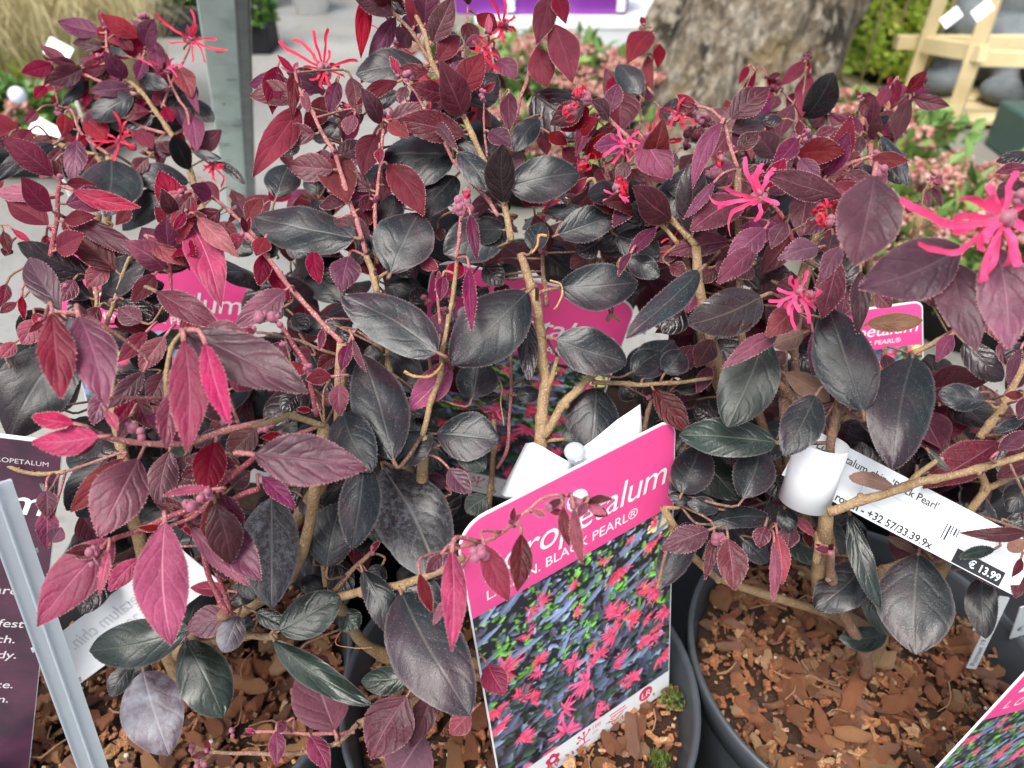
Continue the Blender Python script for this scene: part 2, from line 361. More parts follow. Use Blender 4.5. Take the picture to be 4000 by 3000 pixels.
POT_H, POT_R = 0.166, 0.0945
def pot_parts(root, c, filled=0, seed=0, matp=POTM, r=POT_R, h=POT_H):
    z0 = c[2]; k = r / 0.0945
    m = MB()
    m.lathe([(0.0, 0.004), (0.066 * k, 0.004), (0.068 * k, 0.0), (0.070 * k, 0.0), (0.0885 * k, h - 0.022), (0.0885 * k, h - 0.0205)], 56, c)
    m.lathe([(0.0868 * k, h - 0.0205), (0.0700 * k, 0.02), (0.0, 0.02)], 56, c)
    p_ = m.build('pot', matp, root)
    m = MB(); m.lathe([(0.0888 * k, h - 0.0203), (0.0935 * k, h - 0.019), (0.0945 * k, h - 0.003), (0.0941 * k, h - 0.0008), (0.0930 * k, h), (0.0915 * k, h - 0.0006), (0.0905 * k, h - 0.004), (0.0868 * k, h - 0.0205)], 64, c)
    m.build('rim', matp, p_)
    zs = z0 + h - 0.024
    rr = 0.086 * k
    prof = [(0, 0.006), (0.03, 0.005), (0.06, 0.001), (rr, -0.003)]
    m = MB(); n = 48; base = [(0, 0, 0.006)]
    for R_ in np.linspace(0.01, rr, 9):
        for j in range(n):
            a = 2 * math.pi * j / n; x, y = R_ * math.cos(a), R_ * math.sin(a)
            base.append((x, y, 0.007 * (1 - (R_ / rr) ** 2) - 0.002 + 0.004 * noise.noise(Vector((x * 60 + seed, y * 60, 0))) * (R_ < rr * 0.98)))
    Fs = [(0, 1 + j, 1 + (j + 1) % n) for j in range(n)]
    for i in range(8):
        for j in range(n):
            q = 1 + i * n; Fs.append((q + j, q + n + j, q + n + (j + 1) % n, q + (j + 1) % n))
    m.add([Vector(v) + Vector((c[0], c[1], zs)) for v in base], Fs); m.build('soil', SOILM, root)
    if not filled: return
    r_ = random.Random(seed)
    def spot(scale=0.97):
        a = r_.uniform(0, 2 * math.pi); q = math.sqrt(r_.random()) * rr * scale
        return c[0] + q * math.cos(a), c[1] + q * math.sin(a), 0.007 * (1 - (q / rr) ** 2), q
    # small crumbs, fibres and perlite: nobody could count them
    m = MB()
    for i in range(1400):
        x, y, dz, q = spot(.99); big = i % 3 == 0; s_ = r_.uniform(0.0020, 0.0042) if big else r_.uniform(0.0008, 0.0020)
        Mx = Matrix.Rotation(r_.uniform(0, 6.28), 3, 'Z') @ Matrix.Rotation(r_.gauss(0, .7), 3, 'X') @ Matrix.Rotation(r_.gauss(0, .6), 3, 'Y'); c0 = Vector((x, y, zs + dz + r_.uniform(0.0, 0.010)))
        if big:
            me_ = r_.choice(CHIPS); m.add([c0 + Mx @ (v.co * s_) for v in me_.vertices], [tuple(p.vertices) for p in me_.polygons], r_.choice((0, 0, 1, 2, 4, 3, 0, 1)))
        else: m.box(c0, (s_ * r_.uniform(1, 2.8), s_, s_ * r_.uniform(0.4, 0.8)), Mx, r_.choice((0, 0, 1, 2, 4, 3, 0, 1)))
    tag(m.build('bark_crumbs', CHIPM, root, smooth=False), kind='stuff')
    m = MB()
    for i in range(40):
        x, y, dz, q = spot(0.9); L_ = r_.uniform(0.006, 0.022); a = r_.uniform(0, 6.28); zz = zs + dz + r_.uniform(0.006, 0.014)
        pts = [Vector((x, y, zz)) + Vector((math.cos(a), math.sin(a), 0)) * L_ * (t_ - .5) + Vector((-math.sin(a), math.cos(a), 0)) * L_ * 0.2 * math.sin(t_ * 3) + Vector((0, 0, r_.uniform(-.002, .002))) for t_ in (0, .33, .66, 1)]
        m.tube(pts, r_.uniform(0.0002, 0.0006), 4, 0)
    for i in range(16):
        x, y, dz, q = spot(0.97); m.ball((x, y, zs + dz + 0.009), r_.uniform(0.0006, 0.0014), 1, 5, 3)
    tag(m.build('fibres', [FIBRE, SPECK], root, smooth=False), kind='stuff')
    # the chips themselves, laid in three rough layers
    for i in range(filled):
        lay = i / filled
        s_ = r_.uniform(0.0036, 0.0064) if r_.random() < 0.85 else r_.uniform(0.0064, 0.0098)
        x, y, dz, q = spot((rr - s_ * 0.9) / rr)
        e = (Matrix.Rotation(r_.uniform(0, 6.28), 4, 'Z') @ Matrix.Rotation(r_.gauss(0, 0.5), 4, 'X') @ Matrix.Rotation(r_.gauss(0, 0.45), 4, 'Y'))
        link('bark_chip', r_.choice(CHIPS), root, Matrix.Translation((x, y, zs + dz + 0.001 + 0.010 * lay)) @ e @ Matrix.Diagonal((s_, s_, s_, 1)))

SHRUB = {}; POTC = {}
for key, px, py, lab, fill in (
    ('L', 690, 2620, 'potted shrub with drooping plum-pink shoots over its bark, clear plastic stake leaning across it', 270),
    ('C', 2030, 2690, 'potted shrub with a bare tan stem rising behind the big upright pink card', 235),
    ('R', 3366, 2560, 'potted shrub whose stem wears a rolled white price strip, wide red-brown bark below', 300)):
    g = G(px, py, POT_H + 0.006); g.z = 0.009
    POTC[key] = g; SHRUB[key] = empty('potted_shrub', g, lab, 'potted shrub', 'dark-leaved potted shrubs on the tray')
for key, x, y, lab in (('BL', -0.150, 0.435, 'potted shrub in front of the slanting steel post, crimson and grey leaves, tan stem'),
                       ('BC', 0.050, 0.430, 'potted shrub half hidden behind the bare tan stem, pink card among its leaves'),
                       ('BR', 0.270, 0.430, 'potted shrub with small upright wine-red leaf tips before the gnarled tree trunk')):
    POTC[key] = Vector((x, y, 0.009)); SHRUB[key] = empty('potted_shrub', POTC[key], lab, 'potted shrub', 'dark-leaved potted shrubs on the tray')
for i, key in enumerate(('L', 'C', 'R')): pot_parts(SHRUB[key], POTC[key], {'L': 285, 'C': 265, 'R': 300}[key], i * 17 + 5)
for key in ('BL', 'BC', 'BR'): pot_parts(SHRUB[key], POTC[key], 0, 3, BLK)
# moss tufts on the mulch of the middle pot
def moss(px, py, s):
    g = G(px, py, POTC['C'].z + POT_H - 0.010); m = MB()
    for i in range(160):
        a = rnd.uniform(0, 6.28); q = math.sqrt(rnd.random()) * s
        bx = g + Vector((math.cos(a) * q, math.sin(a) * q, -0.001)); h_ = rnd.uniform(0.002, 0.005)
        d = Vector((rnd.gauss(0, .4), rnd.gauss(0, .4), 1)).normalized(); sd_ = d.orthogonal() * 0.0006
        m.add([bx - sd_, bx + sd_, bx + d * h_], [(0, 1, 2)])
    tag(m.build('moss', MOSS, SHRUB['C'], smooth=False), kind='stuff')
moss(2630, 2730, 0.0065); moss(2580, 2965, 0.005)

# ------------------------------------------------------------------ slanting galvanised post at the left
A_ = P(838, -60, 0.575); B_ = P(934, 870, 1.20); d_ = (B_ - A_).normalized(); B2 = A_ + d_ * ((0 - A_.z) / d_.z)
pt = empty('steel_post', B2, 'grey galvanised steel post slanting down to the wet floor behind the shrubs', 'post')
sidev = CR; up_ = sidev.cross(d_).normalized()
M3 = Matrix((d_, sidev, up_)).transposed()
L_ = (B2 - A_).length + 0.25; ctr = B2 - d_ * (L_ / 2) 
m = MB(); m.box(ctr, (L_, 0.030, 0.004), M3); bevel(m.build('front_face', GALV, pt, smooth=False), 0.0012)
m = MB(); m.box(ctr + sidev * 0.0163 + up_ * 0.0, (L_, 0.0024, 0.030), M3)
m.box(ctr + sidev * 0.0215 - up_ * 0.014, (L_, 0.008, 0.002), M3); m.box(ctr + sidev * 0.0262 - up_ * 0.008, (L_, 0.0014, 0.010), M3); bevel(m.build('side_flange', GALVD, pt, smooth=False), 0.0005)
m = MB()
for k in range(14):
    q = A_ + d_ * (0.10 + 0.055 * k) + up_ * 0.0022 * (1 if up_.dot(CAM - A_) > 0 else -1)
    m.box(q + sidev * rnd.uniform(-.008, .008), (rnd.uniform(.001, .004), rnd.uniform(.002, .010), .0004), M3)
tag(m.build('scratches', GALVD, pt, smooth=False), kind='stuff')
m = MB(); m.box(B2 + Vector((0, 0, 0.003)), (0.09, 0.10, 0.006)); m.build('foot_plate', GALVD, pt, smooth=False)

# ------------------------------------------------------------------ gnarled old tree trunk
b = NB('old_bark'); tc = b.node('ShaderNodeTexCoord').outputs['Object']
mp = b.node('ShaderNodeMapping'); b.l.new(tc, mp.inputs[0]); mp.inputs['Scale'].default_value = (1, 1, 0.45); mv = mp.outputs[0]
c = b.mix(b.ramp(b.noise(mv, 30, 6, 0.7), 0.40, 0.60), (0.085, 0.064, 0.042), (0.235, 0.195, 0.14))
c = b.mix(b.ramp(b.noise(mv, 8, 5, 0.65), 0.50, 0.60), c, (0.30, 0.265, 0.205))
c = b.mix(b.ramp(b.noise(mv, 11, 6, 0.7), 0.50, 0.58), c, (0.038, 0.030, 0.021))
c = b.mix(b.math('MULTIPLY', b.ramp(b.noise(tc, 6, 3), 0.50, 0.62), 0.7), c, (0.20, 0.145, 0.06))
c = b.mix(b.math('MULTIPLY', b.ramp(b.noise(mv, 75, 3), 0.52, 0.62), 0.6), c, (0.38, 0.345, 0.28))
vo = b.node('ShaderNodeTexVoronoi'); b.l.new(mv, vo.inputs['Vector']); vo.inputs['Scale'].default_value = 60
p = b.bsdf(Base_Color=c, Roughness=0.9, Specular_IOR_Level=0.2, Normal=b.bump(b.math('ADD', b.noise(mv, 60, 6, 0.7), vo.outputs['Distance']), 1.0, 0.02))
TRM = b.out(p.outputs[0])
tb = G(2740, 700); tr = empty('tree', tb, 'thick gnarled tree trunk with pale cracked bark rising from the floor', 'tree')
NZ, NA = 90, 96; V = []
dirt = (P(2980, -200, 1.52) - P(2760, 560, 1.47)); dirt = dirt / dirt.z
for i in range(NZ + 1):
    t_ = i / NZ; z = -0.02 + t_ * 1.35; cx = tb.x + dirt.x * z; cy = tb.y + 0.12 + dirt.y * z * 0.3
    r0 = 0.158 + 0.11 * math.exp(-z / 0.07) * 0.55 + 0.01 * math.sin(z * 9)
    for j in range(NA):
        a = 2 * math.pi * j / NA; q = Vector((math.cos(a) * 1.3, math.sin(a) * 1.3, z * 2.6))
        rr = r0 * (1 + 0.20 * noise.fractal(q * 1.6, 1.0, 2.0, 3) + 0.05 * math.sin(a * 5 + z * 5) + 0.09 * noise.fractal(Vector((q.x * 5, q.y * 5, z * 6)), 1.0, 2.0, 4) - 0.07 * max(0, noise.noise(Vector((q.x * 4, q.y * 4, z * 3.5))) - .15))
        V.append((cx + rr * math.cos(a), cy + rr * math.sin(a), z))
F = [(i * NA + j, i * NA + (j + 1) % NA, (i + 1) * NA + (j + 1) % NA, (i + 1) * NA + j) for i in range(NZ) for j in range(NA)]
link('trunk', mesh('trunk', [Vector(v) - tb for v in V], F, [TRM]), tr, Matrix.Translation(tb))

# ------------------------------------------------------------------ foliage helpers for the background
def foliage_mat(name, cols, rough=0.5, transl=0.25):
    b = NB(name); r_ = b.node('ShaderNodeNewGeometry').outputs['Random Per Island']
    cr = b.node('ShaderNodeValToRGB'); b.l.new(r_, cr.inputs[0]); el = cr.color_ramp.elements
    while len(el) < len(cols): el.new(0.5)
    for i, c_ in enumerate(cols): el[i].position = i / (len(cols) - 1); el[i].color = (*c_, 1)
    p = b.bsdf(Base_Color=cr.outputs[0], Roughness=rough, Specular_IOR_Level=0.45)
    t = b.node('ShaderNodeBsdfTranslucent'); b.l.new(cr.outputs[0], t.inputs[0]); mx = b.node('ShaderNodeMixShader'); mx.inputs[0].default_value = transl
    b.l.new(p.outputs[0], mx.inputs[1]); b.l.new(t.outputs[0], mx.inputs[2]); return b.out(mx.outputs[0])
GRN = foliage_mat('foliage_green', [(0.05, 0.12, 0.03), (0.10, 0.22, 0.05), (0.20, 0.34, 0.07)])
LIME = foliage_mat('foliage_lime', [(0.30, 0.44, 0.06), (0.52, 0.62, 0.10), (0.70, 0.72, 0.18)], transl=0.4)
YEL = foliage_mat('foliage_gold', [(0.42, 0.46, 0.05), (0.66, 0.62, 0.07), (0.72, 0.68, 0.16)], transl=0.4)
CON = foliage_mat('foliage_conifer', [(0.40, 0.58, 0.10), (0.62, 0.74, 0.14), (0.80, 0.80, 0.22)], transl=0.4)
BLU = foliage_mat('foliage_bluish', [(0.12, 0.20, 0.13), (0.22, 0.30, 0.20)])
SKG = foliage_mat('skimmia_leaf', [(0.06, 0.13, 0.04), (0.13, 0.25, 0.06), (0.17, 0.27, 0.07), (0.26, 0.36, 0.09)], 0.35)
SKP = foliage_mat('skimmia_flower', [(0.28, 0.075, 0.06), (0.40, 0.14, 0.11), (0.52, 0.26, 0.21), (0.66, 0.48, 0.40)], 0.6, 0.2)
STRAW = foliage_mat('straw_grass', [(0.33, 0.27, 0.13), (0.50, 0.43, 0.22), (0.62, 0.56, 0.34)], 0.7)
def cards(m, c, d, n_, L_, W_, mi=0):
    """one small folded leaf: base c, direction d, normal n_"""
    s_ = d.cross(n_).normalized() * W_
    m.add([c, c + d * L_ * .5 + s_ + n_ * W_ * .4, c + d * L_, c + d * L_ * .5 - s_ + n_ * W_ * .4], [(0, 1, 2), (0, 2, 3)], mi)
def rv(r_): 
    v = Vector((r_.gauss(0, 1), r_.gauss(0, 1), r_.gauss(0, 1))); return v.normalized()
def bush(root, c, rad, n, L_, W_, mat, name='foliage', seed=1, shape='ball', clump=14):
    r_ = random.Random(seed); m = MB(); c = Vector(c)
    cl = []
    for i in range(clump):
        v = rv(r_); cl.append((Vector((v.x * rad[0], v.y * rad[1], v.z * rad[2])) * r_.uniform(0.55, 0.95), r_.uniform(0.25, 0.5)))
    for i in range(n):
        if shape == 'cone':
            t_ = r_.random() ** 1.5; a = r_.uniform(0, 6.28); q = (1 - t_) ** 0.7 * r_.uniform(0.6, 1.06) * (1 + 0.15 * math.sin(a * 3 + t_ * 14))
            p_ = Vector((rad[0] * q * math.cos(a), rad[1] * q * math.sin(a), rad[2] * (2 * t_ - 1))); out = Vector((math.cos(a), math.sin(a), 0.9))
        else:
            cc_, s_ = r_.choice(cl); v = rv(r_) * r_.random() ** 0.4
            p_ = cc_ + Vector((v.x * rad[0], v.y * rad[1], v.z * rad[2])) * s_; out = p_.normalized() + Vector((0, 0, 0.6))
        d = (out.normalized() + rv(r_) * 0.8).normalized(); k = r_.uniform(0.7, 1.3)
        nn = (Vector((0, 0, 1)) + rv(r_) * 0.7); nn = (nn - d * nn.dot(d)).normalized()
        cards(m, c + p_, d, nn, L_ * k, W_ * k)
    return tag(m.build(name, mat, root, smooth=False), kind='stuff')
def bg_pot(root, c, r, h, mat, name='pot'):
    m = MB(); m.lathe([(0, 0.003), (r * 0.78, 0.003), (r * 0.80, 0), (r, h - 0.02), (r * 1.05, h - 0.018), (r * 1.05, h), (r * 0.98, h), (r * 0.95, h - 0.03), (0, h - 0.03)], 32, c)
    return m.build(name, mat, root)
def skimmia(px, py, rad, h, label, seed, heads=24, rise=0.05):
    g = G(px, py); r_ = random.Random(seed)
    t = empty('pink_flowering_shrub', g, label, 'flowering shrub', 'pink flowering shrubs beyond the pots')
    bg_pot(t, g, rad * 0.62, h * 0.55, BLK)
    bush(t, g + Vector((0, 0, h * 0.75)), (rad, rad, h * 0.40), 380, 0.030, 0.008, SKG, 'foliage', seed, clump=22)
    m = MB()
    for i in range(10):
        a = r_.uniform(0, 6.28); m.tube([g + Vector((0, 0, h * .45)), g + Vector((math.cos(a) * rad * .35, math.sin(a) * rad * .35, h * .72)), g + Vector((math.cos(a) * rad * .7, math.sin(a) * rad * .7, h))], [.004, .003, .0015], 5)
    m.build('stems', BM['b'], t)
    for k in range(heads):
        a = r_.uniform(0, 6.28); q = math.sqrt(r_.random()) * rad * 0.95; hc = g + Vector((math.cos(a) * q, math.sin(a) * q, h * (1.08 - 0.25 * (q / rad) ** 2) + r_.uniform(-.01, .02)))
        hr = r_.uniform(0.011, 0.026); m = MB()
        for j in range(80):
            v = rv(r_); v.z = abs(v.z) * 1.0 - 0.15; p_ = hc + Vector((v.x * hr, v.y * hr, v.z * hr * 0.8)) * r_.uniform(0.5, 1.05); s_ = r_.uniform(0.0022, 0.0042)
            n_ = (v + rv(r_) * .5).normalized(); x = n_.orthogonal().normalized() * s_; y = n_.cross(x)
            m.add([p_ + x, p_ + y, p_ - x, p_ - y, p_ + n_ * s_ * 1.2], [(0, 1, 4), (1, 2, 4), (2, 3, 4), (3, 0, 4), (0, 3, 2, 1)])
        m.build('flower_head', SKP, t, smooth=False)
sk = [(1830, 520, .12, .15, 'pale pink flowering shrub left of centre in front of the white bench'), (2140, 545, .13, .16, 'pink flowering shrub in front of the white bench, below the purple pots'),
      (2400, 590, .11, .14, 'salmon-pink flowering shrub beside the left foot of the tree trunk'), (2060, 760, .11, .12, 'low pink and lime shrub glimpsed between the centre stems'),
      (3320, 730, .12, .12, 'pale pink shrub right of the trunk foot, below the clipped conifer'), (3395, 800, .10, .13, 'whitish pink shrub under the wooden frame post'),
      (3860, 1100, .12, .12, 'pink flowering shrub in front of the stone ape and the pallet'), (3220, 980, .10, .11, 'salmon shrub low behind the wine-red leaf tips'),
      (3640, 1110, .12, .13, 'coral-pink shrub in the middle of the flowering patch at right'), (3990, 1180, .12, .13, 'pink shrub with lime leaves at the right edge, below the green crate'),
      (3420, 1180, .11, .12, 'shrub with rusty pink heads behind the small tilted pink card'), (3740, 1290, .11, .13, 'rusty-pink shrub seen through the gap beside the tilted card'), (4060, 1330, .12, .13, 'pink shrub low at the right edge behind the near purple leaves'),
      (120, 640, .13, .11, 'pink shrub at the far left edge beside the straw-coloured grass')]
for i, s_ in enumerate(sk): skimmia(s_[0], s_[1], s_[2], s_[3], s_[4], 40 + i)

# ------------------------------------------------------------------ white bench with purple planters
yb = 1.80; bz = 0.152
t = empty('display_bench', (0.22, yb, 0), 'low pale grey display bench carrying the purple planters', 'bench')
BEN = rough_mat('pale_panel', (0.56, 0.60, 0.62), (0.66, 0.69, 0.70), 12, 0.5)
m = MB(); m.box((0.22, yb + 0.35, bz - 0.0125), (0.60, 0.72, 0.025)); bevel(m.build('bench_top', WHITE, t, smooth=False), .003)
m = MB(); m.box((0.22, yb + 0.002, (bz - 0.025) / 2), (0.58, 0.02, bz - 0.026)); m.build('front_panel', BEN, t, smooth=False)
m = MB(); m.box((0.22, yb + 0.69, (bz - 0.025) / 2), (0.58, 0.02, bz - 0.026)); m.build('back_panel', BEN, t, smooth=False)
for x in (-0.062, 0.502):
    m = MB(); m.box((x, yb + 0.346, (bz - 0.025) / 2), (0.016, 0.66, bz - 0.026)); m.build('side_panel', BEN, t, smooth=False)
PUR = plain('purple_plastic', (0.20, 0.035, 0.29), 0.35)
for k, (px, lab) in enumerate(((1900, 'purple planter on the white bench, leftmost, above the dark glossy leaf'), (2085, 'second purple planter on the white bench, between its purple neighbours'), (2330, 'purple planter with small green seedlings nearest the dark bin'))):
    g = G(px, 62, bz + .001); t = empty('purple_planter', g, lab, 'planter', 'purple planters on the white bench')
    wd = 0.072; m = MB()
    for s_, z in ((0.84, 0), (0.94, 0.085), (0.955, 0.086), (1.06, 0.088), (1.06, 0.112), (0.98, 0.112), (0.94, 0.10)):
        n = len(m.V)
        for q in range(24):
            a = 2 * math.pi * q / 24; ca, sa = math.cos(a), math.sin(a); e_ = (abs(ca) ** 6 + abs(sa) ** 6) ** (-1 / 6)
            m.V.append((g.x + ca * e_ * wd * s_ * 1.15, g.y + .06 + sa * e_ * wd * s_ * .8, g.z + z))
    for i in range(6):
        for q in range(24): m.F.append((i * 24 + q, i * 24 + (q + 1) % 24, (i + 1) * 24 + (q + 1) % 24, (i + 1) * 24 + q)); m.I.append(0)
    m.F.append(tuple(6 * 24 + q for q in range(24))); m.I.append(1)
    m.build('planter_body', [PUR, SOILM], t)
    m = MB(); m.box((g.x + .052, g.y + .004, g.z + .045), (.018, .002, .075)); m.build('price_sticker', WHITE, t, smooth=False)
    bush(t, g + Vector((0, .06, .125)), (.075, .05, .02), 160, .02, .005, GRN, 'seedlings', 70 + k)
g = G(2530, 120); t = empty('dark_bin', g, 'black and grey upright bin standing beside the tree trunk', 'bin')
m = MB(); m.box((g.x - .02, g.y + .05, .20), (.05, .10, .40)); m.build('black_side', BLK, t, smooth=False)
m = MB(); m.box((g.x + .04, g.y + .05, .20), (.065, .10, .40)); bevel(m.build('grey_side', plain('grey_bin', (.16, .19, .20), .5), t, smooth=False), .004)

# ------------------------------------------------------------------ right background: clipped box, conifers, timber frame, ape, pallet, crate
g = G(3330, 300); t = empty('clipped_bush', g, 'small bright green bush in a black pot right behind the tree trunk', 'bush')
bg_pot(t, g, .06, .07, BLK); bush(t, g + Vector((0, 0, .17)), (.085, .085, .12), 1900, .022, .008, foliage_mat('box_leaf', [(.14, .30, .04), (.32, .50, .07), (.52, .62, .13)]), seed=5, clump=40)
m = MB(); m.tube([g + Vector((0, 0, .07)), g + Vector((0, 0, .25))], .006, 6); m.build('stem', BM['b'], t)
con = [(3440, 345, .085, .40, CON, 'tall bright conifer in a black pot, closest to the timber frame'), (3335, 250, .075, .20, BLU, 'dark bluish conifer half hidden behind the bright one'),
       (3580, 270, .11, .36, LIME, 'yellow-green conifer behind the bamboo canes of the frame'), (3400, 190, .13, .36, YEL, 'golden yellow conifer farthest back by the trunk'), (3700, 180, .14, .36, CON, 'green conifer standing behind the timber frame'), (3230, 120, .13, .30, LIME, 'lime conifer far behind the small green bush'), (3850, 120, .14, .4, LIME, 'lime conifer far back behind the stone ape'), (4020, 160, .12, .38, CON, 'mid green conifer at the far right edge behind the ape')]
for i, (px, py, r_, h_, mt, lab) in enumerate(con):
    g = G(px, py); t = empty('conifer', g, lab, 'conifer', 'conifers behind the timber frame')
    bg_pot(t, g, r_ * .65, .07, BLK); bush(t, g + Vector((0, 0, .045 + h_ / 2)), (r_, r_, h_ / 2), 2600, .028, .0085, mt, seed=80 + i, shape='cone')
    m = MB(); m.tube([g + Vector((0, 0, .06)), g + Vector((0, 0, .05 + h_ * .8))], [.008, .002], 6); m.build('trunk', BM['b'], t)
TIM = rough_mat('pale_timber', (0.58, 0.46, 0.24), (0.70, 0.58, 0.33), 18, 0.7, 0.2, 0.001, cc=(0.50, 0.38, 0.19))
# timber frame
pf0, pf1 = P(3900, -60, 1.36), G(3722, 462, .03); pb0, pb1 = P(3690, -60, 1.46), G(3545, 372, .03)
t = empty('timber_frame', (pf1 + pb1) / 2, 'pale wooden A-frame with leaning posts and cross rails in front of the stone ape', 'frame')
for a_, b_ in ((pf0, pf1), (pb0, pb1)):
    m = MB(); m.beam(a_ + (a_ - b_) * .25, b_, .026, .020); bevel(m.build('post', TIM, t, smooth=False), .002)
def on(a_, b_, py):  # point of the post at photo row py (for the rails)
    best = min((abs((1500 - py) / FPX - ((q := a_.lerp(b_, k / 200)) - CAM).dot(CU) / (q - CAM).dot(CF)), k) for k in range(201)); return a_.lerp(b_, best[1] / 200)
q1 = on(pf0, pf1, 205); q2 = on(pb0, pb1, 175)
m = MB(); m.beam(q1 + (q1 - q2) * .15, q2 + (q2 - q1) * .1, .020, .028); m.build('rail', TIM, t, smooth=False)
q3 = on(pf0, pf1, 232)
m = MB(); m.beam(q3 + Vector((-.005, .016, 0)), q3 + Vector((.34, .03, -.012)), .02, .026); m.build('rail', TIM, t, smooth=False)
m = MB(); m.beam(q2 + Vector((-.05, .02, .0)), q2 + Vector((.5, .02, .0)), .02, .024); m.build('rail', TIM, t, smooth=False)
for k in range(5):
    a0 = Vector((q2.x - .13 + k * .055 + rnd.uniform(-.01, .01), q2.y + .06 + rnd.uniform(-.03, .05), 0))
    cn = MB(); cn.tube([a0, a0 + Vector((rnd.uniform(.0, .05), rnd.uniform(-.02, .03), .55))], rnd.uniform(.002, .004), 6)
    tag(cn.build('bamboo_cane', STRAW), ('bamboo cane farthest from the timber frame, nearest the tree trunk', 'second bamboo cane counting from the tree trunk side', 'middle one of five bamboo canes by the timber frame', 'second bamboo cane counting back from the stone ape', 'bamboo cane closest to the stone ape beside the frame')[k], 'cane', 'bamboo canes beside the timber frame')
for (px, py, d, lab) in ((3715, 68, 1.33, 'white price label hanging on the left part of the timber frame'), (3838, 40, 1.30, 'white price label hanging at the upper right post of the frame')):
    c0 = P(px, py, d); m = MB(); m.box((0, 0, 0), (.036, .0012, .020), Matrix.Rotation(R(-38), 3, 'Y')); o_ = m.build('price_label', WHITE, None, smooth=False); o_.location = c0; o_.rotation_euler = (R(-30), 0, 0)
    tag(o_, lab, 'label')
# stone ape
STN = rough_mat('grey_stone', (0.10, 0.118, 0.124), (0.17, 0.19, 0.20), 30, 0.75, 0.6, 0.003, cc=(0.07, 0.078, 0.08))
g = G(3825, 430); m = MB(); s_ = 1.12
for (x, y, z, rx, ry, rz) in ((.055, .06, .075, .082, .078, .075), (.06, .075, .17, .080, .065, .085), (.065, .07, .235, .10, .06, .05), (-.055, .01, .085, .038, .045, .075), (-.06, -.005, .135, .037, .037, .04), (-.085, -.02, .028, .055, .032, .024),
                             (-.03, .02, .20, .030, .030, .06), (-.045, 0, .15, .026, .026, .055), (.05, -.01, .06, .045, .06, .05), (.02, -.07, .026, .045, .045, .024), (.155, .03, .17, .030, .033, .075), (.150, .0, .085, .026, .030, .06),
                             (.055, .045, .31, .052, .055, .058), (.045, .0, .292, .034, .030, .028), (.05, .012, .33, .042, .02, .014)):
    m.ball((g.x + x * s_, g.y + .05 + y * s_, max(z, rz) * s_ + .02), 1, 0, 20, 12, (rx * s_, ry * s_, rz * s_))
o_ = m.build('stone_ape', STN); rm = o_.modifiers.new('remesh', 'REMESH'); rm.mode = 'VOXEL'; rm.voxel_size = .007; rm.use_smooth_shade = True
sm = o_.modifiers.new('smooth', 'SMOOTH'); sm.iterations = 4; sm.factor = .5
tag(o_, 'grey stone statue of a seated ape on the pallet behind the wooden frame', 'statue')
# pallet under the ape
t = empty('pallet', (g.x, g.y, 0), 'yellowish wooden pallet under the grey stone ape', 'pallet')
for k in range(6):
    m = MB(); m.box((g.x + .02, g.y - .10 + k * .062, .0165), (.52, .046, .011)); bevel(m.build('plank', TIM, t, smooth=False), .001)
for k in range(3):
    m = MB(); m.box((g.x - .2 + k * .22, g.y + .055, .0055), (.05, .37, .0105)); m.build('bearer', TIM, t, smooth=False)
g = G(4060, 650); t = empty('green_crate', g, 'dark green plastic crate with white labels at the right edge', 'crate')
GC = plain('green_plastic', (.035, .075, .065), .45)
m = MB(); m.box((g.x + .015, g.y + .05, .0425), (.13, .12, .085)); bevel(m.build('crate_body', GC, t, smooth=False), .006)
for x, z in ((-.035, .060), (-.005, .034)):
    m = MB(); m.box((g.x + x, g.y - .0115, z), (.022, .001, .028)); m.build('white_label', WHITE, t, smooth=False)
for x in (-.03, .01):
    m = MB(); m.lathe([(0, 0), (.012, 0), (.012, .02), (.005, .03), (.005, .045), (0, .045)], 14, (g.x + x, g.y + .03, .0855)); m.build('bottle_top', plain('teal_plastic', (.12, .30, .27), .4), t)
for i, (px, py, r_, lab) in enumerate(((4110, 470, .09, 'black pot of dry straw at the right edge beside the ape'),)):
    g = G(px, py); t = empty('black_pot', g, lab, 'pot'); bg_pot(t, g, r_, .12, BLK)
# ------------------------------------------------------------------ left background
def grass(px, py, h, n, label, seed, spread=.10):
    g = G(px, py); r_ = random.Random(seed); t = empty('straw_grass', g, label, 'grass plant', 'straw-coloured grasses at the left')
    bg_pot(t, g, .075, .10, BLK); m = MB()
    for i in range(n):
        a = r_.uniform(0, 6.28); q = r_.random() * .05; b0 = g + Vector((math.cos(a) * q, math.sin(a) * q, .085)); hh = h * r_.uniform(.55, 1.1); ln = r_.uniform(.2, 1.3) * spread; L2 = Vector((math.cos(a), math.sin(a), 0))
        dr = r_.uniform(0, .75); pts = [b0, b0 + L2 * ln * .35 + Vector((0, 0, hh * .6)), b0 + L2 * ln * .9 + Vector((0, 0, hh * .95)), b0 + L2 * ln * 1.6 + Vector((0, 0, hh * (1 - dr * .5)))]
        sp = smooth_path(pts, 4); wv = Vector((-L2.y, L2.x, 0)) * r_.uniform(.0008, .0016); Vv = []
        for k, p_ in enumerate(sp): s_ = 1 - .85 * k / len(sp); Vv += [p_ - wv * s_, p_ + wv * s_]
        m.add(Vv, [(2 * k, 2 * k + 1, 2 * k + 3, 2 * k + 2) for k in range(len(sp) - 1)])
    tag(m.build('blades', STRAW, t, smooth=False), kind='stuff')
for i, a_ in enumerate(((330, 560, .26, 380, 'straw-coloured grass tuft with a white label, left of the crimson shoots'), (110, 540, .22, 320, 'straw-coloured grass tuft closest to the left edge'), (600, 500, .26, 340, 'straw-coloured grass tuft behind the topmost crimson shoots'), (470, 400, .26, 300, 'paler straw grass tuft farthest back near the white table'))): grass(*a_, 90 + i)
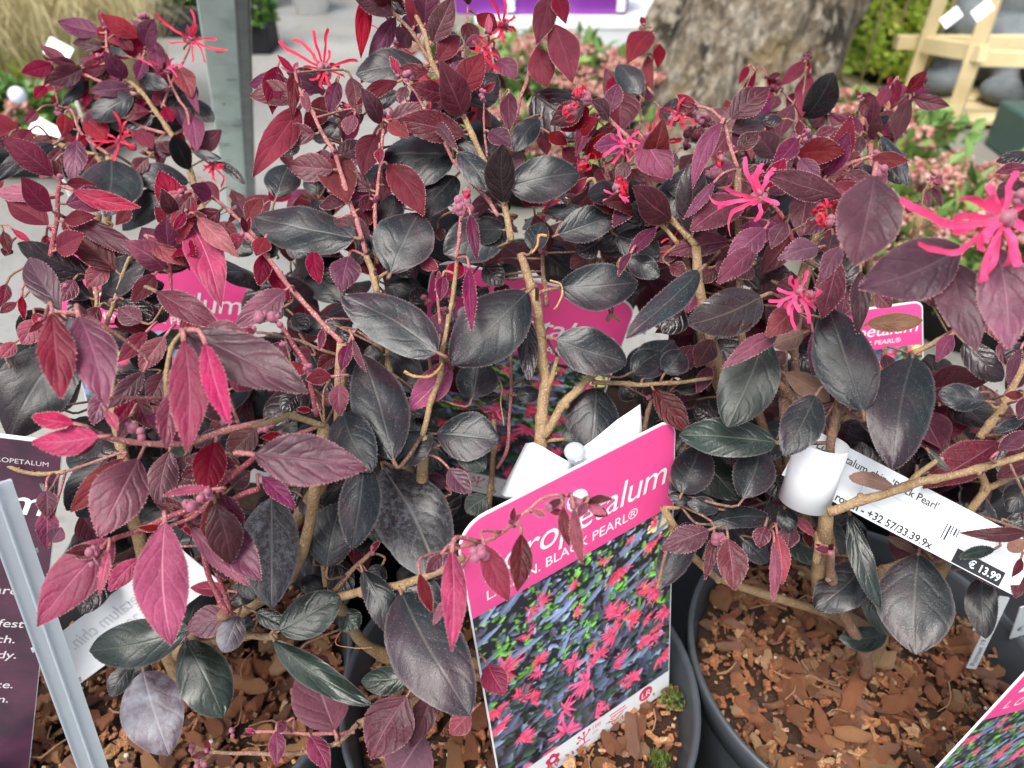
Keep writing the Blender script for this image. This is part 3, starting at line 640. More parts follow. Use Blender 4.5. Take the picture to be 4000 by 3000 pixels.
for (px, py, d, lab) in ((228, 198, 1.25, 'blank white plant label stuck in the straw-coloured grass'), (175, 515, 1.05, 'white plant label low at the left beside the light green leaves')):
    m = MB(); m.box((0, 0, 0), (.042, .0012, .028), Matrix.Rotation(R(28), 3, 'Y')); o_ = m.build('plant_label', WHITE, smooth=False); o_.location = P(px, py, d); o_.rotation_euler = (R(-35), 0, 0); tag(o_, lab, 'label')
    st = MB()
    st.tube([P(px, py + 12, d) + Vector((0, .002, 0)), Vector((P(px, py, d).x, P(px, py, d).y + .004, .01))], .0015, 5); st.build('stick', WHITE, o_, o_.matrix_basis.copy())
def veg_tray(px, py, wx, dy, mat, label, seed, leafL=.03):
    g = G(px, py); t = empty('seedling_tray', g, label, 'seedling tray', 'black trays of green plants')
    m = MB(); m.box((g.x, g.y + dy / 2, .035), (wx, dy, .07)); bevel(m.build('tray', BLK, t, smooth=False), .006)
    bush(t, g + Vector((0, dy / 2, .11)), (wx * .48, dy * .45, .05), 700, leafL, .007, mat, 'foliage', seed, clump=26)
DKG = foliage_mat('foliage_dark', [(.02, .06, .015), (.05, .13, .03), (.10, .22, .05)])
veg_tray(90, 165, .30, .22, DKG, 'black tray of dark green plants at the top left corner', 21)
veg_tray(690, 150, .17, .18, DKG, 'black tray of dark green plants behind the slanting steel post, left side', 22)
veg_tray(1000, 215, .08, .10, GRN, 'small black tray of pale green plants just right of the steel post', 23)
veg_tray(190, 580, .22, .12, LIME, 'black tray of light green low plants at the left edge', 24, .02)
veg_tray(120, 700, .16, .08, GRN, 'black tray of low plants nearest the left edge of the tray of shrubs', 25, .015)
# far table at the top edge
g = G(300, 95); t = empty('white_table', g, 'white-topped table on dark legs at the far upper left', 'table')
m = MB(); m.box((g.x - .2, g.y + .6, .33), (1.5, .9, .03)); m.build('table_top', WHITE, t, smooth=False)
for x, y in ((-.9, .2), (-.03, .2), (.5, .2), (-.9, 1.0), (.5, 1.0)):
    m = MB(); m.box((g.x + x, g.y + y, .157), (.05, .05, .314)); m.build('leg', BLK, t, smooth=False)
g = G(1130, 40); t = empty('low_shelf', g, 'dark low shelf unit at the top edge beyond the post', 'shelf')
m = MB(); m.box((g.x - .05, g.y + .3, .20), (.62, .3, .03)); m.build('shelf_board', BLK, t, smooth=False)
for x in (-.35, .25):
    m = MB(); m.box((g.x + x, g.y + .3, .092), (.03, .28, .184)); m.build('side_board', BLK, t, smooth=False)
m = MB(); gg = G(1220, 45); m.lathe([(0, 0.001), (.05, .001), (.065, .12), (.067, .12), (.067, .125), (.060, .125), (.055, .11), (0, .11)], 24, gg); tag(m.build('white_bucket', WHITE), 'white bucket on the floor under the dark low shelf', 'bucket')
m = MB(); m.ball(P(68, 372, 1.2), .013, 0, 14, 8); o_ = m.build('marker_ball', plain('blue_white', (.62, .68, .78), .4)); tag(o_, 'small round bluish white marker above the pink shrub at left', 'marker')

# ------------------------------------------------------------------ branches, leaves, flowers of the shrubs
TS = 1.659
BRANCH = {k: [] for k in SHRUB}          # key -> list of (point, radius)
def px_of(p):
    v = Vector(p) - CAM; d = v.dot(CF); return 2000 + v.dot(CR) / d * FPX, 1500 - v.dot(CU) / d * FPX, d
def branch(key, pts, r0, r1, mat, record=True, sub=5):
    sp = smooth_path(pts, sub); n = len(sp)
    rad = [(r0 + (r1 - r0) * i / (n - 1)) * (1 + 0.10 * noise.noise(p * 130) + (0.22 if i % sub == 0 and 0 < i < n - 1 else 0)) for i, p in enumerate(sp)]
    sp = [p + Vector((noise.noise(p * 90), noise.noise(p * 90 + Vector((9, 0, 0))), noise.noise(p * 90 + Vector((0, 9, 0))))) * 0.0009 for p in sp]
    m = MB(); m.tube(sp, rad, 9)
    # bud scales and leaf scars at the nodes
    for i in range(sub, n - 1, sub):
        v = rv(rnd); m.ball(sp[i] + v * rad[i] * .8, rad[i] * rnd.uniform(.5, .8), 0, 6, 4)
    if record: BRANCH[key] += [(p, r) for p, r in zip(sp, rad)]
    return m.build('branch', BM[mat], SHRUB[key], Matrix.Translation(sp[0]))
NODES = []; TIPS = []
def nodes(key, pts, mat, d):
    sp = smooth_path(pts, 4)
    for i in range(1, len(sp)): NODES.append((key, sp[i].copy(), (sp[i] - sp[i - 1]).normalized(), mat))
def branches(ox, oy, key0, d0, txt):
    for ln in txt.strip().split('\n'):
        hd, pt = ln.split(':'); h = hd.split(); w0, w1, mat = float(h[0]), float(h[1]), h[2]
        da = float(h[3]) if len(h) > 3 else d0; db_ = float(h[4]) if len(h) > 4 else da; key = h[5] if len(h) > 5 else key0
        q = [float(x) for x in pt.split()]; n = len(q) // 2; pts = []
        for i in range(n):
            d = da + (db_ - da) * i / max(1, n - 1); pts.append(P(ox + q[2 * i] / TS, oy + q[2 * i + 1] / TS, d))
        nodes(key, pts, mat, da)
        branch(key, pts, w0 / TS / FPX * da / 2, w1 / TS / FPX * db_ / 2, mat)
        TIPS.append((key, pts[-1].copy(), (pts[-1] - pts[-2]).normalized(), mat))

YOUNG = set('rRvmMhpPo')
NU, NV = 18, 8
def leaf(key, B, T, wpx, kind, roll=None, name='leaf', dens=1.0, pet=True):
    ax = (T - B); L = ax.length; a = ax / L; mid = (B + T) / 2; d = (mid - CAM).dot(CF)
    v = (CAM - mid).normalized()
    up = 0.40 if roll is None else roll
    n = v + Vector((0, 0, 1)) * up + rv(rnd) * 0.16
    n = n - a * n.dot(a)
    if n.length < 1e-3: n = v - a * v.dot(a)
    n.normalize(); wv = n.cross(a)
    vis = math.sqrt(max(0.25, 1 - wv.dot(v) ** 2)); W = min(wpx / FPX * d / vis, L * 1.15) / 2
    r_ = rnd; young = kind in YOUNG
    fold = r_.uniform(-0.02, .30) if young else r_.uniform(-0.18, .10)
    bend = r_.uniform(-.02, .11) if young else r_.uniform(0.0, .09)
    tipc = r_.uniform(-.10, .02); wav = r_.uniform(.012, .042); ph = r_.uniform(0, 6.28); fr = r_.uniform(5, 10); tw = r_.uniform(-.25, .25)
    side = r_.uniform(-.05, .05); asy = r_.uniform(-.06, .06)
    V = []; UV = []
    pk = r_.uniform(.80, .98) if young else r_.uniform(.86, 1.05); ex = r_.uniform(.85, 1.0) if young else r_.uniform(.55, .70)
    def hw(u):
        s_ = max(0.0, math.sin(math.pi * min(1, u) ** pk)) ** ex
        if not young: s_ *= 1 - .10 * max(0, u - .9) * 10
        return max(.012, s_)
    nz = r_.uniform(0, 90)
    for i in range(NU + 1):
        u = i / NU; h = hw(u)
        for j in range(NV + 1):
            q = j / NV * 2 - 1; jag = 1 + (0.035 * noise.noise(Vector((u * 9 + nz, q * 3, 0))) if abs(q) == 1 else 0)
            y = q * h * W * jag * (1 + asy * (1 if q > 0 else -1))
            z = L * (bend * 4 * u * (1 - u) + tipc * max(0, u - .6) ** 2 * 2) + fold * abs(y) - fold * 0.3 * W * h + wav * L * math.sin(u * fr + ph + (1.3 if q > 0 else 0)) * abs(q) ** 1.5 * h
            z += tw * y * (u - .5) * 1.2 + L * .022 * noise.noise(Vector((u * 3.5 + nz, q * 1.8, 3)))
            z += -abs(q) ** 4 * W * h * (0.05 if young else 0.10)
            V.append((u * L, y + side * L * math.sin(math.pi * u), z)); UV.append((u, j / NV))
    F = [(i * (NV + 1) + j, (i + 1) * (NV + 1) + j, (i + 1) * (NV + 1) + j + 1, i * (NV + 1) + j + 1) for i in range(NU) for j in range(NV)]
    I = [0] * len(F)
    # fine hairs along the margin
    hl = r_.uniform(.00025, .0005)
    if dens > 0:
        for sgn, j in ((-1, 0), (1, NV)):
            for i in range(1, NU):
                p0 = Vector(V[i * (NV + 1) + j]); p1 = Vector(V[(i + 1) * (NV + 1) + j]); seg = (p1 - p0).length
                nh = max(1, int(seg / .0009 * dens)); 
                for k in range(nh):
                    t0 = (k + r_.random() * .5) / nh; c0 = p0.lerp(p1, t0); c1 = p0.lerp(p1, min(1, t0 + .00055 / max(seg, 1e-5)))
                    tip = (c0 + c1) / 2 + Vector((hl * r_.uniform(-.3, .8), sgn * hl * r_.uniform(.6, 1.3), hl * r_.uniform(-.3, .6)))
                    b_ = len(V); V += [tuple(c0), tuple(c1), tuple(tip)]; UV += [(0, 0)] * 3; F.append((b_, b_ + 1, b_ + 2)); I.append(1)
    M3 = Matrix((a, wv, n)).transposed()
    # petiole to the nearest branch
    best = None
    for p_, rr in BRANCH[key]:
        dd = (p_ - B).length
        if best is None or dd < best[0]: best = (dd, p_, rr)
    if pet:
        if best and best[0] < .030: end = best[1]
        else: end = B - a * .006 - n * .002
        loc = lambda p_: M3.transposed() @ (p_ - B)
        e_ = loc(end); m = MB(); ctrl = [Vector((L * .02, 0, V[NV // 2][2] - .0002)), Vector((-min(.004, e_.length * .4), 0, 0)) + e_ * .15, e_]
        m.tube(smooth_path(ctrl, 3), [.0007 * (1.2 if L > .03 else .8)] * 7, 5)
        b_ = len(V); V += m.V; UV += [(0, 0)] * len(m.V); F += [tuple(i + b_ for i in f) for f in m.F]; I += [2] * len(m.F)
    hm = HAIR['pink' if kind in 'rvmMhPp' else 'dark']
    me = mesh('leaf', V, F, [LM[kind], hm, BM['p' if kind in 'mMhrvP' else 'b']], True, I, UV)
    M4 = M3.to_4x4(); M4.translation = B
    return link(name, me, SHRUB[key], M4)

def leaves(ox, oy, key0, d0, txt):
    for ln in txt.strip().replace(';', '\n').split('\n'):
        t = ln.split()
        if not t: continue
        x0, y0, x1, y1, wd = [float(q) for q in t[:5]]; kind = t[5]; d = d0; key = key0; roll = None
        for q in t[6:]:
            if q in SHRUB: key = q
            elif q[0] == '^': roll = float(q[1:])
            else: d = float(q)
        d += rnd.uniform(-.005, .005)
        lp = math.hypot(x1 - x0, y1 - y0) / TS / FPX * d
        # leaves lie back: what points down in the picture comes nearer, what points up goes farther
        sl = (y1 - y0) / TS / FPX * d * 0.42 + rnd.uniform(-.16, .16) * lp
        Bp = P(ox + x0 / TS, oy + y0 / TS, d + sl * .35); Tp = P(ox + x1 / TS, oy + y1 / TS, d - sl * .65)
        leaf(key, Bp, Tp, wd / TS, kind, roll, dens=1.0 if d < .40 else 0.0)

def flower(key, ox, oy, d, cx, cy, tips, mat='r', wpx=26, rc=26):
    c = P(ox + cx / TS, oy + cy / TS, d); k = d / TS / FPX
    m = MB()
    for i in range(7):
        v = rv(rnd); m.ball(c + v * rc * k * .75, rc * k * .62, 0, 7, 5)
    for i in range(6):
        v = rv(rnd); s_ = v.orthogonal().normalized() * rc * k * .4; m.add([c + v * rc * k * .5 - s_, c + v * rc * k * .5 + s_, c + v * rc * k * 1.7], [(0, 1, 2)])
    f_ = m.build('flower', PM['c'], SHRUB[key], Matrix.Translation(c))
    far_ = max(math.hypot(a - cx, b_ - cy) for a, b_ in tips)
    tips = list(tips) + [(cx + math.cos(a) * far_ * q, cy + math.sin(a) * far_ * q) for a, q in [(rnd.uniform(0, 6.28), rnd.uniform(.28, .6)) for _ in range(6)]]
    for tx, ty in tips:
        e = P(ox + tx / TS, oy + ty / TS, d + rnd.uniform(-.010, .008)); ax = e - c; L = ax.length; a = ax / L
        v = (CAM - c).normalized(); s_ = a.cross(v).normalized(); up = s_.cross(a).normalized(); W = wpx * k / 2 * rnd.uniform(.55, .85)
        cv = rnd.uniform(-.22, .22); cz = rnd.uniform(-.12, .25); tw = rnd.uniform(-.9, .9); curl_ = rnd.uniform(-1, 1); N = 16; V = []
        for i in range(N + 1):
            u = i / N; p_ = c + ax * u + s_ * L * cv * math.sin(math.pi * u) * u + up * L * cz * math.sin(math.pi * u)
            an = tw * u + .35 * noise.noise(p_ * 300); wd = W * (0.40 + .85 * u - .30 * u * u) * (1 if u < .97 else .7) * (1 + .22 * noise.noise(p_ * 420)); sv = s_ * math.cos(an) + up * math.sin(an); uv_ = up * math.cos(an) - s_ * math.sin(an)
            p_ = p_ + uv_ * (curl_ * L * max(0, u - .62) ** 2 * 2.2) + s_ * W * .5 * noise.noise(Vector((u * 4 + cv * 90, 0, 0)))
            V += [p_ - sv * wd + uv_ * wd * .28, p_ - uv_ * wd * .06, p_ + sv * wd * .9 + uv_ * wd * .20]
        F = []
        for i in range(N): F += [(3 * i, 3 * i + 1, 3 * i + 4, 3 * i + 3), (3 * i + 1, 3 * i + 2, 3 * i + 5, 3 * i + 4)]
        pm = MB(); pm.add(V, F); pm.build('petal', PM[mat], f_, Matrix.Translation(c))
    return f_
def curls(key, ox, oy, d, cx, cy, r, n, mat='r', wpx=20):
    """half open flower: petals still rolled into rings"""
    k = d / TS / FPX; c = P(ox + cx / TS, oy + cy / TS, d); m = MB()
    for i in range(5): m.ball(c + rv(rnd) * r * k * .4, r * k * .42, 0, 7, 5)
    f_ = m.build('flower', PM['c'], SHRUB[key], Matrix.Translation(c))
    for i in range(n):
        o_ = c + rv(rnd) * r * k * .75 + (CAM - c).normalized() * r * k * .3; ax = rv(rnd); x = ax.orthogonal().normalized(); y = ax.cross(x); W = wpx * k / 2; V = []; N = 12
        for q in range(N + 1):
            t_ = q / N * 5.6; rr = r * k * (.62 - .035 * t_); p_ = o_ + (x * math.cos(t_) + y * math.sin(t_)) * rr; V += [p_ - ax * W, p_ + ax * W]
        pm = MB(); pm.add(V, [(2 * q, 2 * q + 1, 2 * q + 3, 2 * q + 2) for q in range(N)]); pm.build('petal', PM[mat], f_, Matrix.Translation(c))
def buds(key, ox, oy, d, txt, mat='b'):
    for ln in txt.strip().replace(';', '\n').split('\n'):
        t = [float(x) for x in ln.split()]
        cx, cy, r, n = t[:4]; k = d / TS / FPX; c = P(ox + cx / TS, oy + cy / TS, d); m = MB()
        for i in range(int(n)):
            v = rv(rnd); m.ball(c + v * r * k * (.7 if n > 1 else 0), r * k * rnd.uniform(.42, .6), 0, 8, 6)
        for i in range(int(n)):
            v = rv(rnd); m.tube([c, c + v * r * k * .8], r * k * .16, 5)
        m.build('bud_cluster', PM[mat], SHRUB[key], Matrix.Translation(c))

# stems from the soil of each pot up to where the visible branches begin
def trunk(key, to, r0, r1, mat='t', via=None, off=(0, 0)):
    b0 = POTC[key] + Vector((off[0] * .35, off[1] * .35, POT_H - .03)); pts = [b0, b0 + Vector((off[0] * .1, off[1] * .1, .045))] + [Vector(v) for v in (via or [])] + [Vector(to)]
    branch(key, pts, r0, r1, mat)

# tile corners in the photograph (each tile 1000 photo pixels wide)
tA, tB, tC, tD = (0, 0), (1000, 0), (2000, 0), (3000, 0)
tE, tF, tG, tH = (0, 1000), (1000, 1000), (2000, 1000), (3000, 1000)
tI, tJ, tK, tN = (0, 2000), (1000, 2000), (2000, 2000), (3000, 2000)

branches(*tA, 'BL', .43, '''
40 24 t: 1330 1400 1240 1130 1180 970 1080 830 1010 720 910 590 790 490 720 390
20 12 p: 870 490 900 430 940 290 930 180
22 14 p: 720 390 700 310 680 190
18 10 p: 740 400 600 430 470 420 340 400
24 16 p: 900 620 700 550 560 490 440 450
24 14 p: 720 1010 560 900 510 830 460 720 380 690
18 14 p: 1050 700 1100 560 1180 400 1230 290
20 12 p: 1210 1020 1230 960 1220 740 1160 650 1100 530 1080 460
32 20 t: 640 1010 430 950 280 890 150 860 0 800
24 14 p: 1070 870 950 830 820 770
26 16 t: 1180 1200 1050 1150 880 1090
18 12 t: 1000 1010 930 960 850 860
34 24 m .33 .33 L: 330 1659 345 1560 370 1400 380 1260 390 1170
26 18 p .33 .32 L: 1680 1560 1500 1370 1370 1280 1290 1240 1190 1260
26 20 p .33 .32 L: 1090 1720 1100 1600 1130 1480 1220 1405
''')
branches(*tB, 'C', .345, '''
46 26 t .325 .345: 1655 1560 1600 1300 1560 1190 1480 1050 1400 880 1320 700 1230 560 1150 430 1090 200 980 20 930 -80
28 18 b .345 .35: 1150 430 1020 220 930 120 820 -10 760 -90
32 20 p .325 .34: 720 1640 650 1430 580 1200 520 1020 450 900 370 740 290 590 250 470
26 20 p .33 .335: 790 1600 770 1400 790 1200 810 1000 835 790
28 20 p .325 .335: 1570 1400 1500 1290 1380 1160 1280 1040 1200 880 1090 720 1020 580 930 500
16 11 p .34 .34: 1490 1040 1490 940 1480 760 1470 600
22 15 p .355 .36: 1630 900 1580 600 1540 420 1500 230
18 12 p .36 .36: 1330 690 1345 420 1370 200 1375 30
22 16 b .35 .35: 1110 250 1105 120 1080 0
26 20 p .315 .32: 1295 1680 1320 1500 1330 1340
16 12 p .37 .37 BC: 550 1000 540 800 500 640 470 530
22 15 t .36 .36: 1590 1250 1600 1150 1620 960
''')
branches(*tC, 'C', .345, '''
34 26 p .33 .335 R: 960 1320 890 1180 820 1050 800 950 740 880 620 770 510 660
26 20 p .32 .325 R: 1460 1090 1400 930 1380 800 1290 720 1200 690
30 24 t .33 .33 R: 1070 1580 970 1460 880 1370 760 1270
48 36 t .325 .33 R: 1190 1590 1140 1530 1030 1420 930 1345
28 18 p .36 .36: -10 1000 40 680 90 520 130 360 200 200 250 0 270 -80
17 11 b .42 .43 BC: 820 850 860 600 900 450 925 300 910 190 860 175
16 12 b .42 .43 BC: 750 860 760 760 770 610
22 16 p .345 .35: 640 1220 630 1160 600 1060 560 900
22 18 b .33 .33: 280 1540 340 1390 380 1270
28 20 t .335 .335: 440 1240 480 1180 530 1165 560 1240
12 9 p .42 .42 BR: 1430 960 1500 880 1560 840
12 9 p .42 .42 BR: 1400 860 1450 760 1490 680 1530 540 1600 430 1660 500
''')
branches(*tD, 'BR', .42, '''
15 10 b: 225 900 215 700 240 520 245 400
40 30 p .39 .41: 680 1200 665 1110 660 900 650 780
15 10 p: 690 900 800 700 870 640 980 550
14 10 b: 540 1000 560 850 575 760 600 640
13 9 b: 385 1050 390 950 390 700
15 10 p: 240 950 210 760 170 680 90 590
26 18 p .345 .345 R: 30 1130 140 1000 230 890
28 20 p .345 .345 R: 340 1190 370 1170 480 1090 570 1040 690 1010
30 22 m .33 .33 R: 230 1690 140 1500 80 1400 -20 1260
22 16 b .38 .38: 430 1180 400 1110 270 940
15 10 p: 690 780 740 650 790 560
14 10 b .40 .40: 1000 1400 1010 1250 1060 1170
''')
branches(*tE, 'L', .28, '''
44 36 p .27 .245: 1700 1070 1460 1130 1270 1190 1050 1220 850 1195 640 1170
34 26 t .245 .24: 1090 960 1080 780 1110 600 1180 500
30 22 t .34 .33: 680 490 740 300 790 130 850 10
26 22 t .34 .34: 625 440 628 240 630 60
24 20 t .345 .345: 620 400 590 200 540 0
26 22 m .33 .33: 1110 240 1104 110 1100 -20
30 24 t .30 .30: 420 1405 250 1410 120 1390 -60 1300
38 30 m .27 .26: 1660 1300 1500 1430 1380 1540
38 30 m .27 .265: 1680 1510 1460 1600 1200 1680
30 24 p .27 .26: 1380 1540 1250 1690 1060 1760
24 18 p .25 .245: 560 370 440 370 340 370 290 410
''')
branches(*tF, 'C', .315, '''
40 44 t .325 .32: 720 0 760 130 785 250
24 22 t .325 .325: 890 85 800 150 785 200
34 30 p .30 .315 L: 560 560 470 470 380 380 270 260 150 110 70 0 -60 -150
32 26 m .28 .30 L: 395 1030 350 850 320 700 240 580 180 470 110 400
22 18 b .31 .31 L: 530 640 320 560 150 520 0 490
40 26 t .31 .318: 1080 1160 1140 930 1190 770 1220 600 1250 400 1280 200 1310 0
24 20 p .315 .32: 1190 580 1190 420 1180 230
26 22 p .32 .32: 1105 970 1130 780 1110 640
24 20 p .34 .34: 1560 1380 1630 1230 1650 900 1640 600
40 34 t .345 .345: 1500 1720 1520 1500 1540 1250 1550 1060
42 36 t .27 .25 L: 445 1110 250 1040 130 1070 -30 1095
26 20 p .27 .27 L: 420 1110 300 1140 180 1165
36 32 t .33 .33: 880 750 860 680 850 600
36 30 t .31 .31: 440 1100 480 1200 500 1400
''')
branches(*tG, 'C', .325, '''
86 52 t .318 .325: 190 1420 185 1230 195 1050 215 850 200 700 185 500 160 300 130 200 60 -10
62 46 t .318 .322: 205 1180 330 970 440 850 540 760
34 24 t .322 .33 R: 520 812 760 825 1020 825 1300 790
34 28 t .32 .32: 235 840 260 760 295 655
30 26 b .34 .34: 215 330 210 170 200 -20
34 28 b .34 .34: 850 1140 880 1000 900 930
28 22 t .33 .33 R: 980 1640 1080 1625 1100 1540
30 24 t .32 .32: 210 1210 280 1200 340 1195
24 20 t .335 .335: 620 420 640 380 700 415
20 16 b .36 .36 R: 1200 480 1190 300 1230 100
''')
branches(*tH, 'R', .315, '''
60 46 b .315 .31: 395 1300 420 1150 440 1000 460 860
62 46 t .31 .295: 395 1660 600 1590 880 1500 1080 1440 1350 1380 1700 1280
56 48 t .335 .335: 1370 1180 1440 1090 1550 930 1660 680 1700 560
26 22 t .335 .335: 1500 985 1460 985 1410 935
58 48 t .33 .33: 1300 1660 1400 1510 1385 1390
40 34 t .33 .33: 1400 1510 1530 1455 1700 1400
42 36 t .315 .31: 470 1055 540 1030 630 1015
36 30 t .345 .345: 930 640 1100 540 1200 485
36 30 t .315 .315: 870 1500 960 1430 1080 1330 1130 1310
54 44 b .33 .33: 170 950 120 880 60 820
''')
branches(*tJ, 'C', .33, '''
60 48 t .325 .28: 500 560 700 520 960 470 1260 350 1340 300
36 30 b .33 .33: 510 510 600 420 745 255
34 30 t .335 .335: 450 480 430 340
50 44 t .335 .335 L: 140 790 60 810 -60 800
34 26 p .27 .25: 1200 290 1270 240 1400 200 1540 160 1659 70
26 20 p .35 .36: 640 1430 400 1435 200 1430 0 1425
36 24 b .35 .355: 660 1380 530 1490 300 1560 0 1565 -300 1557
34 28 b .35 .35: 530 1480 500 1350
''')
branches(*tK, 'C', .255, '''
26 18 p .25 .252: -10 60 100 -10 230 -100 400 -90 480 -60
14 10 p .25 .25: 120 0 220 -20
''')
branches(*tI, 'L', .27, '''
40 30 m .265 .255: 1220 -10 1060 40 900 110 740 170 650 240
38 30 m .30 .30: 1470 650 1420 560 1330 330 1300 150
34 28 m .31 .31: 1490 650 1450 500 1400 400
''')
branches(*tN, 'R', .365, '''
84 50 b .40 .325: 640 1060 620 900 480 640 420 420 400 250
54 56 t .335 .325: 310 330 335 150 372 20 395 -340
38 32 t .36 .36: 740 360 850 320 980 270
38 26 b .34 .33: 1090 320 1300 290 1659 225
36 30 b .36 .36: 450 280 400 100 380 30
20 14 p .335 .335: -80 170 -10 110 90 60 150 90
20 16 p .34 .34: 60 0 140 40 250 100
''')
# join the visible branches to the soil
trunk('C', P(2000 + 190 / TS, 1000 + 1400 / TS, .318), .0048, .0044, 't')
trunk('C', P(1000 + 1080 / TS, 1000 + 1160 / TS, .31), .0035, .0022, 't', [P(1690, 2050, .335)], (-.01, .01))
trunk('C', P(1000 + 785 / TS, 1000 + 250 / TS, .32), .0038, .0022, 't', [P(1540, 1700, .35)], (-.015, .012))
trunk('C', P(1000 + 500 / TS, 2000 + 560 / TS, .325), .0035, .0025, 't', [P(1500, 2560, .37)], (-.012, 0))
trunk('C', P(1000 + 1500 / TS, 1000 + 1720 / TS, .345), .003, .0022, 't', None, (-.005, .015))
trunk('C', P(1000 + 660 / TS, 2000 + 1380 / TS, .355), .003, .0022, 't', None, (-.03, -.005))
trunk('L', P(1000 + 445 / TS, 1000 + 1110 / TS, .27), .0040, .0020, 't', [P(1130, 2250, .33)], (.02, .01))
trunk('L', P(1470 / TS, 2000 + 650 / TS, .31), .0040, .0024, 'b', None, (.02, 0))
trunk('L', P(680 / TS, 1000 + 490 / TS, .34), .0045, .0020, 't', [P(500, 1900, .345)])
trunk('L', P(620 / TS, 1000 + 400 / TS, .345), .0035, .0018, 't', [P(460, 1800, .36)])
trunk('L', P(1000 + 560 / TS, 1000 + 560 / TS, .30), .004, .0022, 't', [P(1250, 1900, .33)], (.03, .01))
trunk('L', P(1000 - 60 / TS, 2000 + 800 / TS, .335), .004, .0022, 't', None, (.012, 0))
trunk('R', P(3000 + 390 / TS, 1000 + 1640 / TS, .315), .0040, .0030, 't', [P(3210, 2330, .37)])
trunk('R', P(3000 + 1300 / TS, 1000 + 1660 / TS, .33), .0036, .0030, 't', [P(3600, 2350, .37)], (.02, .01))
trunk('R', P(3000 + 740 / TS, 2000 + 360 / TS, .36), .004, .002, 't', None, (.01, -.005))
trunk('R', P(2000 + 980 / TS, 1000 + 1640 / TS, .33), .003, .0016, 't', [P(2800, 2250, .37)], (-.02, .015))
trunk('R', P(3060, 1560, .33), .003, .0022, 'b', [P(3130, 2000, .36)], (0, .012))
trunk('R', P(2000 + 1190 / TS, 1590 / TS, .325), .0028, .0020, 't', [P(2950, 1800, .36), P(2760, 1250, .33)], (-.01, .02))
for (x, y, d, k) in ((2700, 900, .34, 'R'), (2640, 830, .335, 'R'), (2880, 660, .32, 'R'), (3140, 1030, .335, 'R'), (3220, 720, .35, 'R')):
    trunk('R', P(x, y, d), .0026, .0015, 'b', [P((x + 3000) / 2, 1550, .355)], (rnd.uniform(-.02, .01), .02))
for (x, y, d) in ((1330 / TS, 1400 / TS, .43), (640 / TS, 1010 / TS, .43), (430, 610, .43), (710, 720, .43)): trunk('BL', P(x, y, d), .004, .0022, 't', [P(x * .7 + 200, 1200, .47)])
for (x, y, d) in ((2500, 510, .42), (1330, 600, .37), (2450, 520, .42)): trunk('BC', P(x, y, d), .004, .0016, 't', [P(x * .5 + 1050, 1050, .45)])
for (x, y, d) in ((3410, 720, .39), (3135, 540, .42), (3330, 610, .42), (3235, 640, .42), (3260, 710, .38), (2860, 580, .42), (3600, 840, .40)): trunk('BR', P(x, y, d), .0035, .0018, 't', [P(x * .6 + 1350, 1150, .45)])

leaves(*tA, 'BL', .43, '''
690 170 640 255 80 r; 715 180 800 310 115 r; 940 170 835 368 140 r; 955 180 1015 240 60 r; 985 250 1020 470 110 v; 930 380 885 520 90 v
830 365 700 310 50 k; 690 270 630 400 120 r; 320 405 330 495 58 r; 460 440 420 570 80 r; 560 500 460 660 115 r; 560 600 550 700 55 r; 690 490 800 580 110 R; 780 590 605 640 95 r
570 510 400 690 75 k; 740 450 570 510 48 k; 860 615 590 770 165 k; 900 510 1090 560 110 k; 900 520 1000 585 60 r; 1070 590 990 690 85 r; 1070 690 1120 790 85 r
1150 420 1245 635 135 m; 1190 450 1290 740 75 v; 1235 730 1275 990 135 v; 1140 650 1190 830 85 v; 1215 650 1385 785 125 k .44; 880 790 990 965 135 r; 1040 920 1100 995 90 R
1030 920 1030 1110 72 R; 420 740 400 885 100 r; 430 860 445 945 62 r; 540 770 690 910 150 r; 500 905 460 1185 135 P .39; 400 960 270 1115 150 p .41
130 830 -60 900 240 r; 390 900 160 950 85 R; 350 935 -30 1170 115 k .38; 720 1030 680 1405 370 k .41 ^1.2; 1120 1215 790 1490 165 k .42 ^1.2
470 1230 915 1345 120 m .33 L; 330 1265 -70 1230 115 m .33 L; 400 1400 960 1680 140 p .33 L; 1270 1230 1075 1445 125 p .32 L; 1200 1370 1125 1490 60 r .32 L
960 1545 1200 1720 120 m .32 L; 1230 1430 1435 1990 235 m .32 L; 1280 1405 1545 1665 135 m .315 L; 1030 1430 1230 1750 110 m .33 L; 1205 1420 1260 1560 60 R .325 L
890 1130 975 1225 85 r; 1070 1130 1215 1185 100 R; 1400 1045 1585 1190 62 K; 1250 980 1435 1030 62 k; 1500 1230 1580 1400 95 R
80 1485 205 1575 45 h .35 L; 420 1420 520 1560 95 r .36 L; 620 1480 610 1625 55 v .36 L; 840 1345 750 1460 85 r .38 L; 300 1520 290 1640 55 r .34 L; 340 1610 420 1640 40 v .34 L
60 1600 30 1659 70 R .35 L; 20 1500 60 1640 70 R .35 L; 1500 1310 1600 1500 60 R .36 L; 1460 1560 1640 1640 130 k .40 L
1560 1590 1700 1490 150 k .40 L; 700 1500 560 1659 120 k .42; 1020 1560 900 1640 110 R .36 L
200 1030 60 1060 100 k .42; 0 1240 -80 1130 110 R .40
''')
